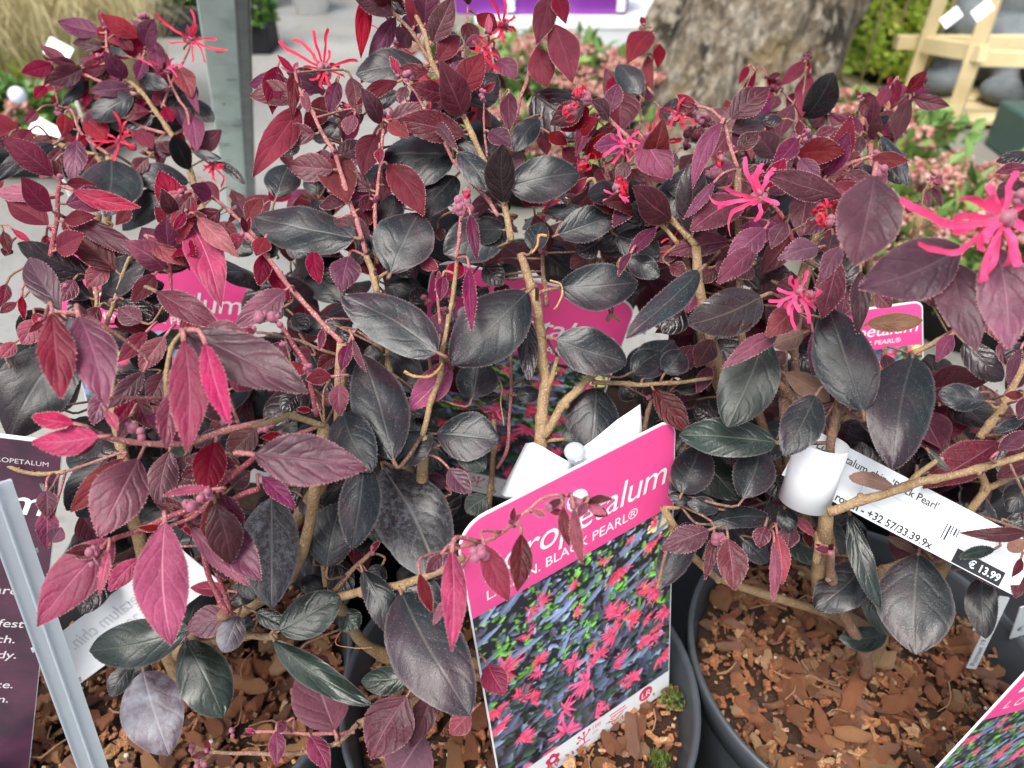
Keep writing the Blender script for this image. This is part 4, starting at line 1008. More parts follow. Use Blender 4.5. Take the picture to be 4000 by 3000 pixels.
leaves(*tB, 'C', .34, '''
720 -40 680 378 105 r .35; 905 110 728 412 120 v .35; 880 -30 740 40 110 R .355; 800 -30 995 82 100 K .35; 1130 190 1345 285 140 K .35
1095 430 645 480 215 k .345 ^1.0; 1430 95 1565 182 105 r .36; 1360 150 1410 338 120 R .36; 1470 240 1360 297 68 v .355; 1540 305 1500 480 120 r .36; 1560 390 1690 520 130 v .36
1290 435 1270 642 112 r .355; 1340 655 1570 480 225 K .35; 1500 490 1620 570 80 R .365; 140 430 105 742 145 r .335; 250 460 235 770 92 R .34; 280 700 -20 1140 195 r .33
310 590 335 725 62 m .335; 440 625 320 860 145 r .36 BC; 530 530 478 760 105 v .36 BC; 620 500 655 765 122 p .355; 920 528 650 678 95 r .335; 970 560 930 670 80 P .335; 930 600 700 692 115 k .345
640 745 588 872 95 P .345; 1130 700 1335 760 135 k .36; 1300 1010 815 1000 350 k .345 ^1.1; 1150 765 1460 1010 150 k .34; 1130 765 1310 990 72 p .332
1310 985 1495 1225 175 k .325; 1480 1040 1490 710 250 k .365 ^1.1; 1050 745 945 822 100 P .33; 860 795 990 895 112 r .33; 785 870 690 1142 175 r .338; 510 965 592 1310 250 r .335; 850 1062 1085 1395 205 r .33
800 960 800 1060 62 m .325; 1295 1140 1055 1425 210 k .345 ^1.0; 650 1540 -20 1400 300 k .325 ^1.1; 130 1285 225 1058 225 k .37 BC ^1.2; 400 1262 400 1100 175 k .37 BC ^1.2; 525 800 345 885 105 k .36 ^1.0
280 940 180 1010 60 K .36; 720 1300 660 1510 155 r .338; 800 1680 900 1255 240 k .335; 870 1775 1060 1375 385 k .325; 1640 1430 1215 1640 310 k .335; 1390 1390 1432 1685 82 v .305
1505 850 1655 952 125 v .335; 1640 600 1640 845 115 v .35; 440 965 345 1145 85 r .36 BC; 300 870 270 925 62 v .36 BC; 640 1180 720 1260 90 v .36; 560 1560 640 1640 80 r .335; 330 1530 380 1659 60 r .33
1480 1060 1540 1200 120 K .37; 420 1540 540 1659 140 r .335; 1000 1560 1120 1659 60 R .33; 60 1540 0 1659 120 r .31 L; 200 1580 330 1659 130 k .38; 1180 1480 1200 1560 70 R .345; 1100 470 1060 600 120 m .37; 1000 640 1060 760 130 v .37
700 740 560 850 80 R .37; 1240 640 1130 720 60 v .36; 880 1130 830 1220 90 R .36; 1500 1300 1650 1350 130 K .35
''')
leaves(*tC, 'C', .345, '''
240 -40 160 285 155 r .355; 290 -30 350 152 115 r .355; 265 150 390 528 205 r .355; 160 300 230 570 175 r .36; 140 610 465 890 340 K .36; 180 775 15 980 155 k .345
900 200 750 405 165 r .42 BC; 880 360 905 590 72 r .42 BC; 960 285 945 440 80 r .42 BC; 830 615 685 415 175 k .41 BC; 680 490 622 625 85 r .42 BC; 700 590 700 860 260 R .40 BC
555 730 415 1015 115 v .34 R; 590 810 725 965 115 r .35 R; 850 890 1035 1160 240 v .325 R; -20 1210 440 1120 285 k .325; 760 1050 675 1170 95 p .325 R; 1360 795 1170 1225 112 v .315 R
1340 1220 1010 1230 185 k .33 R; 1310 1180 1108 1425 75 v .315 R; 780 1260 900 1200 85 p .33 R; 785 1290 655 1470 112 v .315 R; 300 1520 690 1385 225 k .32; 200 1380 490 1375 110 k .335
130 1620 200 1440 155 k .32; 680 1530 960 1650 205 k .335 R; 1500 1290 1155 1500 225 p .315 R; 1410 1560 1005 1650 155 p .325 R; 935 1475 750 1660 95 v .315 R; 1640 1480 1390 1700 175 P .305 R
1580 460 1500 692 62 r .42 BR; 1530 430 1470 542 52 r .42 BR; 1650 560 1620 745 85 r .42 BR; 1690 770 1550 810 85 k .40 BR; 1490 750 1555 1035 92 r .41 BR; 1400 870 1285 1025 155 R .38 BR
1690 960 1590 1060 110 K .38 R; 1640 840 1640 955 60 r .40 BR; 1470 1110 1659 1150 110 p .33 R; 240 860 360 940 95 r .36; 200 850 230 1000 100 r .365; 570 1080 620 1200 120 R .35 R
620 1170 740 1300 120 R .345 R; 860 1180 700 1350 140 p .345 R; 1000 1350 1180 1460 150 p .34 R; 640 1440 520 1330 140 K .35; 60 1240 180 1330 110 r .35; 860 1450 760 1360 130 p .335 R
440 880 560 1000 120 R .365; 330 960 440 1060 110 r .36; 1180 1000 1100 1140 110 R .36 R; 960 700 1060 820 100 R .39 BR; 1080 1250 1200 1370 120 p .35 R; 1270 1230 1400 1130 120 p .345 R; 1500 1180 1620 1280 130 p .345 R; 560 1560 420 1640 150 K .34
760 1100 860 1240 130 R .36 R; 1060 990 960 1100 140 p .36 R; 1220 1500 1330 1420 110 R .35 R; 240 1250 380 1330 120 K .36; 480 1060 560 1180 110 R .37; 1560 1330 1659 1440 140 p .345 R
''')
leaves(*tD, 'BR', .42, '''
235 400 80 555 92 r; 270 470 220 765 118 r; 262 400 258 482 30 r; 160 680 70 905 125 p .40; 90 770 -30 790 75 K .38; 190 600 120 700 65 R; 370 745 285 835 72 R; 430 825 300 890 72 p .40
560 735 405 972 145 R .41; 610 650 690 800 105 R; 790 570 700 705 85 r; 840 515 800 692 82 r; 770 710 790 905 140 R .41; 930 580 850 745 92 R; 920 640 830 912 115 R .40; 600 880 580 1010 85 p .40; 740 875 805 960 90 R .42
735 880 905 1212 95 k .37; 740 1050 890 1185 115 K .38; 580 1110 700 1100 70 K .39; 330 1020 490 1145 145 R .39; 190 895 20 1085 125 v .335 R; 205 1030 332 1165 125 v .335 R
690 1130 560 1720 400 P .225 R; 490 1280 -40 1120 180 p .30 R; 300 1400 245 1480 80 R .37 R; 290 1400 60 1505 92 k .37 R; 120 1440 20 1610 120 p .31 R; 420 1520 400 1680 135 p .32 R; 330 1600 60 1680 150 P .31 R
1720 1000 1480 1045 85 K .30 R; 1700 1080 1470 1122 80 p .295 R; 960 1310 900 1385 70 R .40; 1010 1230 1040 1345 62 R .40; 1060 1215 1125 1340 50 R .40; 1659 1180 1490 1330 150 R .27 R
620 860 525 895 62 o .41; 270 940 160 930 110 K .40; 700 1050 760 1190 75 v .36; 550 1090 560 1200 45 v .37; 120 1190 0 1260 100 p .34 R; 500 1160 480 1280 60 v .345 R; 340 1420 240 1520 120 p .335 R; 80 960 0 1100 110 K .39
1659 1330 1540 1500 160 R .28 R; 1580 1120 1600 1260 80 R .35 R; 60 620 10 720 90 p .41; 230 830 180 960 120 R .42; 470 900 440 1060 110 R .41
''')
leaves(*tE, 'L', .30, '''
400 360 180 10 185 P .27; 520 260 440 75 115 k .34; 800 280 985 405 145 K .335; 990 215 690 315 115 d .34; 1010 230 1435 465 175 p .295; 1850 220 1515 470 180 P .30; 270 410 140 575 155 m .31
340 370 400 920 218 m .225; 510 390 685 980 275 P .235; 480 560 55 1190 420 k .33; 950 490 760 690 110 r .30; 1070 520 905 745 135 m .29; 935 750 700 990 125 P .26; 690 880 600 1095 125 P .27
1060 760 960 955 160 R .31; 860 920 735 1095 112 r .30; 870 890 980 1120 125 R .31; 1190 540 1210 1270 235 m .225; 1120 860 1080 1255 135 P .245; 1330 560 1490 1095 155 h .23; 1200 490 1995 885 330 P .24
640 1170 195 1205 182 h .23; 480 1085 205 1035 112 h .235; 685 1000 760 1130 62 h .23; 740 1250 430 1650 235 k .335; 800 1310 455 1660 175 r .29; 900 1310 640 1825 335 P .26
1440 1290 1170 1435 155 p .28; 1380 1510 1050 1555 55 M .25; 1240 1690 1500 1690 60 m .28; 300 1520 300 1700 120 M .29; 265 1420 330 1560 70 k .31; 1440 1130 1265 1240 95 p .27; 1659 1110 1460 1310 180 R .30
1100 1260 1030 1640 190 P .28; 1200 1290 1020 1600 170 p .29; 100 560 0 660 90 m .32; 40 180 0 330 80 R .34; 110 300 0 370 60 R .33; 140 260 160 420 50 r .33; 220 370 300 480 70 r .31; 700 480 860 560 130 k .35; 30 640 0 560 70 p .32
420 1000 250 900 110 k .34; 1460 880 1300 960 130 K .32; 1160 1000 1280 1130 90 K .32; 1300 480 1659 560 150 P .25; 1480 760 1659 850 150 m .26; 560 1290 440 1200 120 K .34; 1040 1060 900 1000 120 R .32
1500 1250 1659 1150 140 R .32; 1300 1320 1500 1420 150 R .31; 1500 1500 1620 1400 130 p .32; 1400 1580 1550 1659 130 p .32; 840 1040 760 1190 80 m .28; 1060 1380 1250 1480 130 p .31; 620 1560 500 1690 150 k .34
''')
leaves(*tF, 'C', .315, '''
370 -40 415 180 112 r; 600 0 550 235 195 v .325; 560 300 330 85 245 k .40 BC; 1180 625 552 255 335 k .305 ^1.0; 1760 230 1262 700 420 k .31 ^1.0; 830 180 1095 250 185 k .35; 560 460 195 430 135 k .34
1380 70 1400 495 88 v .30; 1205 350 1190 582 135 v .315; 1210 130 1190 290 80 v .32; 890 1330 690 640 365 k .30; 560 1010 750 1400 300 k .29; 700 1340 620 1900 270 k .285 ^.1; 490 780 322 800 105 r .285
540 830 545 1038 122 M .28; 600 560 550 745 88 v .295; 630 540 712 750 45 m .29; 1270 700 990 1000 200 M .325; 1080 880 890 650 205 k .345; 1170 1150 1572 1190 320 k .315; 900 1340 1130 1150 215 k .31
820 1370 1180 2090 490 2 .318 ^.9; 1250 1375 1390 1540 145 P .31; 1300 1250 1490 1380 160 g .325; 1400 925 1430 645 275 k .33 ^1.0; 1430 900 1575 905 75 K .335; -20 1285 722 1378 335 P .235 ^.5
40 1430 262 1645 112 v .27 L; 830 640 690 650 120 k .33; 430 470 410 610 48 v .30; 60 -20 20 195 112 r L; 100 70 220 295 105 r .32 L; 300 700 235 770 110 r .31 L; 520 640 400 740 100 R .31 L; 360 1000 260 990 40 r .30 L
100 1560 100 2280 370 2 .315 ^.9 L; 1500 1560 1360 1659 150 g .335; 1280 340 1180 500 110 K .34; 1000 300 1110 220 110 K .345; 930 470 840 580 130 R .34; 760 840 660 900 110 K .34; 260 900 180 1010 130 K .33; 400 880 480 970 90 R .32
1500 1090 1390 1000 100 K .36; 1000 1440 1140 1540 120 K .34; 1230 1500 1090 1420 110 v .34; 1330 560 1460 620 100 K .35; 200 680 120 560 110 p .32 L; 520 470 620 560 100 K .34; 240 380 340 470 110 K .34; 920 30 1000 140 110 K .35; 1060 10 1180 90 90 r .33
480 800 560 700 90 R .32; 640 860 560 760 90 K .34; 360 640 240 620 90 R .315 L; 900 760 990 860 110 K .35; 420 1500 560 1420 130 K .33; 300 1560 420 1659 150 K .335; 180 330 80 380 120 p .32 L
''')
leaves(*tG, 'C', .325, '''
300 210 820 170 300 k .32; 1215 95 742 525 190 k .30 ^.9 R; 1620 260 1142 450 300 S .30 R; 1640 520 1400 1105 365 g .30 R; 1720 500 1358 725 125 P .285 R; 288 540 748 690 300 k .31; 770 755 965 625 175 k .325
990 760 1100 610 185 k .325 R; 1300 540 1190 720 155 p .325 R; 545 850 510 1250 345 k .325; 340 1200 440 1065 112 g .325; 1720 1210 1082 1160 255 G .315 R; 1100 1540 1230 1220 270 k .325 R; 1500 1575 1610 1240 265 k .32 R
1340 1640 1135 1600 115 k .32 R; 1130 290 980 500 205 K .34; 100 400 110 805 135 K .32; 30 900 185 890 110 k .34; 1110 180 1190 280 90 v .33 R; 1330 85 1200 170 110 p .325 R; 1600 -60 1325 185 155 P .30 R
770 -20 690 132 52 v .31; 750 20 955 135 155 k .33; 1080 -40 890 20 110 p .33; 960 860 860 950 150 p .35; 1290 720 1200 890 95 v .335 R; 1060 870 1240 800 130 k .34 R; 1200 200 1130 370 120 v .335 R
1020 60 1130 120 100 p .33 R; 1400 40 1330 110 100 R .33 R; 1560 60 1440 130 130 p .33 R; 900 330 1040 450 140 K .35 R; 1030 1470 1110 1620 120 k .335 R; 1300 1050 1180 980 120 K .35 R; 860 1060 980 1160 140 K .37; 700 840 800 920 120 K .37
600 30 740 120 120 K .35; 480 10 380 80 110 R .35; 60 850 0 960 110 K .36; 1200 930 1060 960 110 p .36 R; 1000 640 900 560 100 d .36; 1440 150 1540 60 110 R .34 R; 1180 1330 1060 1440 120 k .355 R; 1500 1240 1380 1330 140 K .35 R
''')
leaves(*tH, 'R', .31, '''
620 1010 395 330 370 k .29; 940 650 810 1375 400 k .285 ^1.0; 310 900 105 1290 265 k .285; 1410 940 1105 890 180 k .325; 600 100 580 510 125 p .28; 470 -60 335 172 115 P .27; 450 20 350 405 185 p .295
190 340 -10 530 175 m .29; 1200 40 1355 615 290 P .225; 1480 -60 1560 610 320 P .22; 1260 -60 590 205 390 P .225; 1200 510 1090 690 105 v .33; 745 880 698 1060 58 m .32; 1500 1200 1005 1500 240 p .325 ^.8
1490 1270 1680 1140 105 P .29; 820 1500 522 1430 105 d .305; 640 440 1005 415 120 d .31; 110 760 405 940 150 d .31; 1270 560 1520 810 180 K .34; 230 500 15 570 155 d .32; 290 490 285 765 85 v .315; 640 1000 700 1135 75 g .315
1040 1260 1175 1392 42 g .31; 1640 600 1560 850 70 v .33; 1659 900 1530 900 60 r .32; 1659 920 1620 1060 80 p .31; 1659 1050 1470 1130 70 k .31; 1700 1330 1480 1440 130 R .32; 1700 1480 1560 1659 180 k .34; 1250 1500 1400 1659 150 K .36
1180 100 1120 330 120 p .33; 1000 200 1080 330 100 R .34; 200 640 330 760 140 K .35; 60 180 200 240 120 p .33; 420 480 330 620 120 d .33; 760 640 800 780 90 p .34; 1659 560 1560 700 110 K .33; 1500 560 1620 740 130 p .335; 1659 760 1540 860 110 R .34; 20 700 110 620 110 p .34
560 960 640 880 70 m .33; 60 1180 0 1320 160 k .33; 30 1430 100 1560 150 K .34; 500 230 470 390 110 p .315; 700 240 800 330 120 R .34; 1420 330 1500 560 160 p .30
''')
leaves(*tI, 'L', .30, '''
300 -20 300 240 130 M .29; 330 200 400 100 110 M .288; 740 170 238 745 310 m .25; 1070 60 1112 862 325 M .25 ^.3; 1230 90 1615 478 135 M .265; 1400 0 1690 445 240 P .275; 1235 760 575 900 300 G .33; 1200 830 1445 1325 325 G .345
925 1030 1095 1575 375 W .345 ^.9; 850 1000 715 1195 135 k .35; 1480 680 1195 760 205 P .315; 1545 670 1450 912 175 W .315; 1480 510 1232 490 92 m .32; 900 300 700 515 135 m .30; 1659 560 1480 500 150 k .33
960 960 880 1120 110 k .36; 700 250 640 540 60 h .247; 1350 250 1470 440 110 p .30; 1640 700 1560 760 100 G .33; 1560 400 1659 560 140 k .31
''')
leaves(*tJ, 'C', .32, '''
460 360 555 -60 310 k .32; 150 770 545 545 270 G .315; 0 650 195 745 115 G .32; 110 830 748 1252 180 G .315; 510 1420 330 930 360 M .345; 300 930 425 1155 225 R .335; 1010 1070 680 1095 180 G .345
940 520 1385 1315 480 k .285 ^.7; 960 480 1200 650 235 k .295; 690 380 890 795 195 k .305; 1270 250 1268 908 165 m .238 ^.2; 1230 560 1148 732 55 m .24; 1060 400 1142 655 85 r .245; 1200 270 1100 400 90 P .25
1480 210 1642 580 170 r .24; 980 1190 740 1605 335 p .325; 1150 1160 1000 1535 165 R .335; 1090 1440 880 1760 360 M .345; 130 1420 130 1645 105 v .345; 350 1450 475 1685 135 v .345; 1390 1300 1255 1440 145 m .33
1500 990 1615 1185 175 m .30; 200 1360 120 1430 70 v .35; 380 300 440 80 200 k .33; 300 520 420 420 170 k .335; 760 480 860 620 160 K .33; 560 640 660 760 160 G .335; 820 340 740 460 130 k .325
''')
leaves(*tK, 'C', .26, '''
60 140 35 515 150 R .245; 330 -40 372 222 82 R .245; 400 -30 455 342 85 m .242; 480 -60 430 30 70 h .245; 130 -10 220 30 40 m .248
960 480 1180 60 210 k .33 R; 1280 115 965 250 175 p .30 R; 1310 150 1248 442 75 p .31 R; 1400 170 1442 512 195 p .30 R; 1270 80 1680 40 150 k .32 R; 1500 180 1659 330 135 k .33 R; 1640 90 1600 230 110 p .32 R; 1180 -60 1010 -110 100 k .33 R
''')
leaves(*tN, 'R', .35, '''
530 10 732 635 140 G .325; 632 340 305 635 280 k .345; 975 270 955 920 465 k .335 ^.7; 640 430 785 800 175 G .355; 770 790 460 820 160 G .37; 1390 420 1410 822 190 k .35; 960 260 768 160 62 d .345; 1680 130 1238 135 95 p .30
1470 240 1240 300 75 G .32; 1210 310 1505 500 58 R .325; 40 190 28 592 72 m .315; 60 140 92 475 115 m .32; 150 90 130 240 130 p .33; 160 30 310 160 60 m .335; 110 -20 140 130 130 k .335
1560 60 1659 110 150 G .33; 1659 180 1560 250 90 d .31; 1640 300 1580 420 50 R .31; 1659 380 1600 560 110 R .32; 260 200 240 340 100 R .37
''')

# flowers and buds
flower('BL', *tA, .43, 1240, 265, [(1055, 140), (1232, 58), (1262, 180), (1468, 315), (1250, 405), (1412, 262), (1320, 400)], 'r', 26, 24)
flower('BL', *tA, .43, 1085, 455, [(895, 370), (1045, 378), (955, 395), (1012, 445), (1150, 500)], 'h', 22, 24)
flower('BL', *tA, .42, 780, 915, [(772, 742), (805, 790), (645, 935), (588, 915), (680, 975), (735, 1020), (640, 885), (850, 960), (700, 870)], 'r', 26, 30)
flower('BL', *tA, .43, 640, 370, [(540, 390), (575, 345), (690, 290), (660, 420)], 'h', 14, 20)
flower('BL', *tA, .43, 1380, 1070, [(1290, 1050), (1440, 1060), (1330, 1110), (1400, 1170), (1450, 1180)], 'r', 28, 24)
flower('C', *tB, .36, 440, 450, [(160, 282), (240, 255), (385, 185), (465, 182), (350, 525), (660, 390), (610, 470), (520, 420)], 'r', 34, 40)
flower('BC', *tB, .38, 915, 290, [(715, 140), (870, 195), (1052, 200), (985, 225), (930, 160), (850, 330)], 'r', 16, 26)
flower('C', *tB, .36, 1130, 630, [(1065, 470), (1235, 640), (1150, 560), (1000, 700), (890, 770), (1200, 680), (1120, 500)], 'r', 40, 30)
flower('BC', *tB, .38, 900, 740, [(850, 690), (920, 800), (960, 700), (830, 780)], 'h', 40, 30)
flower('C', *tB, .365, 1595, 170, [(1520, 0), (1620, -10), (1690, 120), (1510, 215), (1570, 250), (1660, 210)], 'r', 36, 34)
curls('R', *tC, .325, 440, 600, 48, 5); curls('R', *tC, .322, 385, 715, 58, 6)
curls('R', *tC, .32, 695, 1215, 60, 7); flower('R', *tC, .318, 690, 1260, [(525, 1318), (620, 1230), (770, 1210)], 'h', 26, 24)
curls('R', *tC, .345, 480, 1050, 60, 6); flower('C', *tC, .35, 250, 1310, [(190, 1330), (320, 1290), (240, 1400), (300, 1450), (200, 1420)], 'r', 40, 30)
flower('R', *tC, .345, 870, 900, [(735, 955), (608, 965), (940, 735), (1095, 860), (1050, 925), (820, 850), (620, 1080), (760, 1010), (1100, 900), (900, 1000)], 'r', 26, 34)
flower('R', *tC, .30, 1600, 1280, [(1488, 1055), (1612, 1065), (1365, 1170), (1330, 1340), (1362, 1485), (1258, 1310), (1690, 1120), (1550, 1330)], 'h', 52, 44)
flower('R', *tC, .335, 1040, 1560, [(990, 1625), (1120, 1440), (1160, 1540)], 'r', 24, 20)
flower('C', *tB, .345, 1480, 330, [(1400, 260), (1560, 250), (1590, 380), (1440, 430), (1380, 340), (1530, 440)], 'r', 30, 26)
flower('R', *tC, .325, 730, 940, [(640, 880), (610, 1000), (820, 860), (850, 980), (760, 1060), (690, 820), (660, 1050)], 'h', 30, 28)
flower('R', *tC, .33, 1080, 760, [(1000, 690), (1160, 700), (1180, 810), (1010, 850), (1090, 640)], 'r', 26, 24)
flower('C', *tB, .34, 990, 720, [(900, 660), (1080, 690), (1040, 810), (900, 790), (960, 620)], 'r', 30, 26)
flower('BC', *tC, .40, 850, 1000, [(760, 930), (940, 940), (960, 1060), (800, 1100)], 'r', 30, 26)
curls('R', *tC, .315, 1350, 1035, 46, 4)
flower('R', *tD, .215, 1530, 1420, [(940, 1385), (1075, 1640), (1250, 1500), (1200, 1400), (1340, 1800), (1430, 1850), (1580, 1740), (1690, 1230), (1440, 1230), (1659, 1500), (1560, 1280), (1350, 1560)], 'h', 92, 60)
buds('R', *tD, .215, '1500 1450 80 7; 1620 1280 60 5', 'c')
curls('R', *tD, .30, 345, 1335, 58, 7); curls('R', *tD, .298, 385, 1425, 62, 7); curls('R', *tD, .302, 430, 1290, 44, 5)
flower('R', *tH, .275, 200, 250, [(0, 290), (60, 210), (240, 110), (150, 130), (60, 330), (340, 240), (175, 465), (240, 420), (320, 350), (290, 300)], 'h', 44, 46)
curls('R', *tH, .272, 270, 260, 50, 5, 'h')
flower('C', *tF, .345, 1540, 1000, [(1450, 960), (1600, 1020), (1500, 1060), (1570, 960), (1480, 1010)], 'm' if 'm' in PM else 'h', 16, 18)
buds('BL', *tA, .43, '935 110 34 5; 690 150 26 4; 310 405 24 3; 380 715 30 3', 'b'); buds('BL', *tA, .43, '470 650 28 3; 860 950 24 4; 920 980 24 3; 1360 1090 22 3', 'b')
buds('C', *tB, .32, '1340 1330 66 9', 'b'); curls('C', *tB, .32, 1365, 1235, 42, 4); buds('C', *tB, .335, '815 755 40 5; 1465 600 26 3; 1480 640 24 3; 990 500 40 4', 'b'); buds('C', *tB, .33, '780 1310 36 2; 500 990 26 2; 1100 745 30 2; 1640 1430 26 2', 'w'); curls('BC', *tB, .36, 578, 695, 38, 4)
buds('R', *tC, .335, '485 640 44 6; 1150 710 56 6; 1300 1120 58 8; 1060 760 40 5; 1230 760 40 4', 'b'); buds('R', *tC, .34, '1180 860 60 6; 1280 800 50 5; 1120 940 40 4', 'w')
buds('R', *tD, .34, '260 850 34 1; 300 890 32 1; 240 905 30 1; 730 1110 60 3', 'b'); buds('BR', *tD, .42, '255 370 30 5; 1000 525 32 5; 385 700 32 5; 620 620 24 4; 1080 1160 40 4; 60 560 40 6; 1000 560 26 3', 'w')
buds('L', *tE, .235, '862 1115 68 1; 935 1150 52 2; 1215 1615 62 3; 1340 1560 56 3; 1480 1060 48 3', 'b'); buds('L', *tE, .30, '420 210 30 2; 740 280 26 2', 'b')
buds('L', *tF, .28, '60 400 60 5; 140 420 40 3; 180 560 30 3; 345 730 34 3', 'b'); buds('C', *tF, .315, '1230 350 34 2; 1100 290 40 3; 1240 710 40 2; 780 100 26 2', 'w')
buds('C', *tF, .325, '75 1100 44 5; 20 1130 36 4', 'c')
buds('L', *tI, .245, '620 250 52 4; 620 320 40 2', 'b'); buds('C', *tI, .355, '1260 1540 40 2; 1270 1590 36 2; 1300 1630 38 2; 1500 1430 34 2', 'b')
buds('C', *tJ, .24, '1450 270 60 6', 'b'); buds('R', *tK, .305, '1350 180 52 4; 1390 220 40 3', 'b'); buds('C', *tK, .248, '420 -60 50 3', 'b')
buds('R', *tN, .33, '1570 370 30 2; 1590 400 26 2; 1110 290 40 3', 'w'); buds('L', *tI, .27, '1270 20 60 4', 'b')
# dried curling remains of old flowers
for key, tl, d, pts, w_ in (('C', tF, .305, '960 745 1030 780 1110 785 1160 750 1200 690', 24), ('C', tF, .335, '1550 770 1590 850 1580 950 1605 1100', 12), ('C', tG, .318, '240 155 310 180 322 250 290 330 270 350', 16),
('C', tG, .328, '940 970 1020 975 1020 1000', 16), ('C', tC, .31, '230 1530 180 1530 170 1590 130 1640', 22), 
    ('C', tJ, .335, '600 700 520 860 760 880', 8)):
    q = [float(x) for x in pts.split()]; branch(key, [P(tl[0] + q[i] / TS, tl[1] + q[i + 1] / TS, d) for i in range(0, len(q), 2)], w_ / TS / FPX * d / 2, w_ / TS / FPX * d / 3, 'o', False)

# more leaves where the bare twigs would carry them
KEEP = [(1760, 1560, 2680, 3000), (3040, 1640, 4000, 2360), (0, 1720, 700, 3000), (3250, 1150, 3640, 1480), (1950, 1200, 2480, 1420), (160, 1000, 330, 1250), (780, 1030, 960, 1290), (1000, 0, 1500, 260)]
cnt = {k: 0 for k in SHRUB}
for key, p_, ax_, mt_ in NODES:
    x, y, d = px_of(p_)
    if rnd.random() > .62 or any(a[0] < x < a[2] and a[1] < y < a[3] for a in KEEP) or d < .26 or y > 2350 or cnt[key] > {'BL': 38, 'BR': 26}.get(key, 62) or (2500 < x < 3300 and y < 470): continue
    cnt[key] += 1
    out_ = rv(rnd); out_ = (out_ - ax_ * out_.dot(ax_)).normalized(); dv_ = (out_ + ax_ * .6 + Vector((0, 0, -.35)) + (CAM - p_).normalized() * -.15).normalized()
    yng = mt_ in 'pm' or y < 420; L_ = rnd.uniform(.013, .023) if yng else rnd.uniform(.018, .030)
    B_ = p_ + dv_ * .003; x2, y2, d2 = px_of(B_ + dv_ * L_)
    if any(a[0] < x2 < a[2] and a[1] < y2 < a[3] for a in KEEP): continue
    leaf(key, B_, B_ + dv_ * L_, L_ * rnd.uniform(.42, .6) * FPX / d, rnd.choice('rrRpvvm' if (yng and key in ('L', 'BL', 'BC')) else 'rRppvv' if yng else 'kkkKKpR'), rnd.uniform(.2, .8), dens=1.0 if d < .4 else 0)
leaves(*tE, 'L', .345, '''
560 250 480 420 150 K; 700 60 560 200 130 m .33; 820 180 640 90 120 k .35; 920 430 760 330 140 p .33; 640 330 520 500 110 R .33; 1000 120 850 300 120 r .33; 1190 380 1300 520 130 R .33; 1090 330 960 420 120 K .34; 480 150 380 300 110 p .33
''')
leaves(*tF, 'C', .345, '''
1480 60 1600 190 150 K; 1560 330 1460 480 140 k .34; 1620 520 1500 640 130 K .35; 1330 40 1240 160 110 r .335; 1680 260 1590 400 120 p .345
''')
leaves(*tA, 'BL', .43, '''
560 880 460 990 90 r; 620 1000 540 1110 90 R; 820 560 760 680 80 r; 930 640 880 760 80 R; 1000 440 1100 530 70 v; 640 700 560 800 80 v; 300 560 220 640 70 r .42; 240 720 160 800 70 m .42; 560 250 640 330 60 r; 780 240 860 330 80 R; 1180 860 1120 980 80 r; 960 1020 860 1130 100 p .42; 760 1130 660 1240 100 R .42; 1320 1180 1420 1300 100 r .40; 1420 1440 1540 1540 100 m .36 L; 200 840 120 930 90 r .41; 60 880 20 980 80 R .41; 360 1040 260 1150 100 m .40
''')
leaves(*tB, 'C', .36, '''
560 1000 470 1130 90 r .355; 620 700 540 820 100 p .37; 750 420 680 540 80 r .37; 1080 560 1000 660 90 v .365; 1260 380 1180 500 80 r .37; 1440 700 1520 820 90 R .36; 1330 320 1250 420 70 v .37; 1420 420 1520 520 80 r .365; 980 380 900 470 60 r .38; 840 620 760 720 80 R .37; 1180 900 1080 1000 110 K .37; 700 960 600 1080 100 v .36; 360 1300 480 1420 110 K .38; 560 1060 660 1160 90 r .36
''')

leaves(*tF, 'C', .345, '''
1180 60 1290 200 130 k; 1400 120 1300 260 120 K .35; 1500 200 1380 330 120 k .35; 1240 280 1140 380 100 K .36; 1590 60 1690 150 110 k .35; 1560 180 1640 300 110 R .35
''')
# shoot tips: a few buds and half-grown leaves
for key, p_, ax_, mt_ in TIPS:
    x, y, d = px_of(p_)
    if mt_ not in 'pmb' or d < .24: continue
    bm_ = MB(); kk_ = rnd.uniform(.0007, .0012)
    for i in range(rnd.randint(3, 6)):
        v = (rv(rnd) + ax_ * .8).normalized() * kk_ * 1.6; bm_.ball(p_ + v, kk_ * rnd.uniform(.7, 1.1), 0, 7, 5); bm_.tube([p_, p_ + v], kk_ * .35, 4)
    bm_.build('bud_cluster', PM[rnd.choice('bbw')], SHRUB[key], Matrix.Translation(p_))
    for i in range(rnd.randint(1, 3)):
        dv_ = (ax_ + rv(rnd) * .9).normalized(); L_ = rnd.uniform(.005, .011)
        leaf(key, p_, p_ + dv_ * L_, L_ * rnd.uniform(.3, .45) * FPX / d, rnd.choice('rrhRm'), dens=1.0 if d < .4 else 0, pet=False)

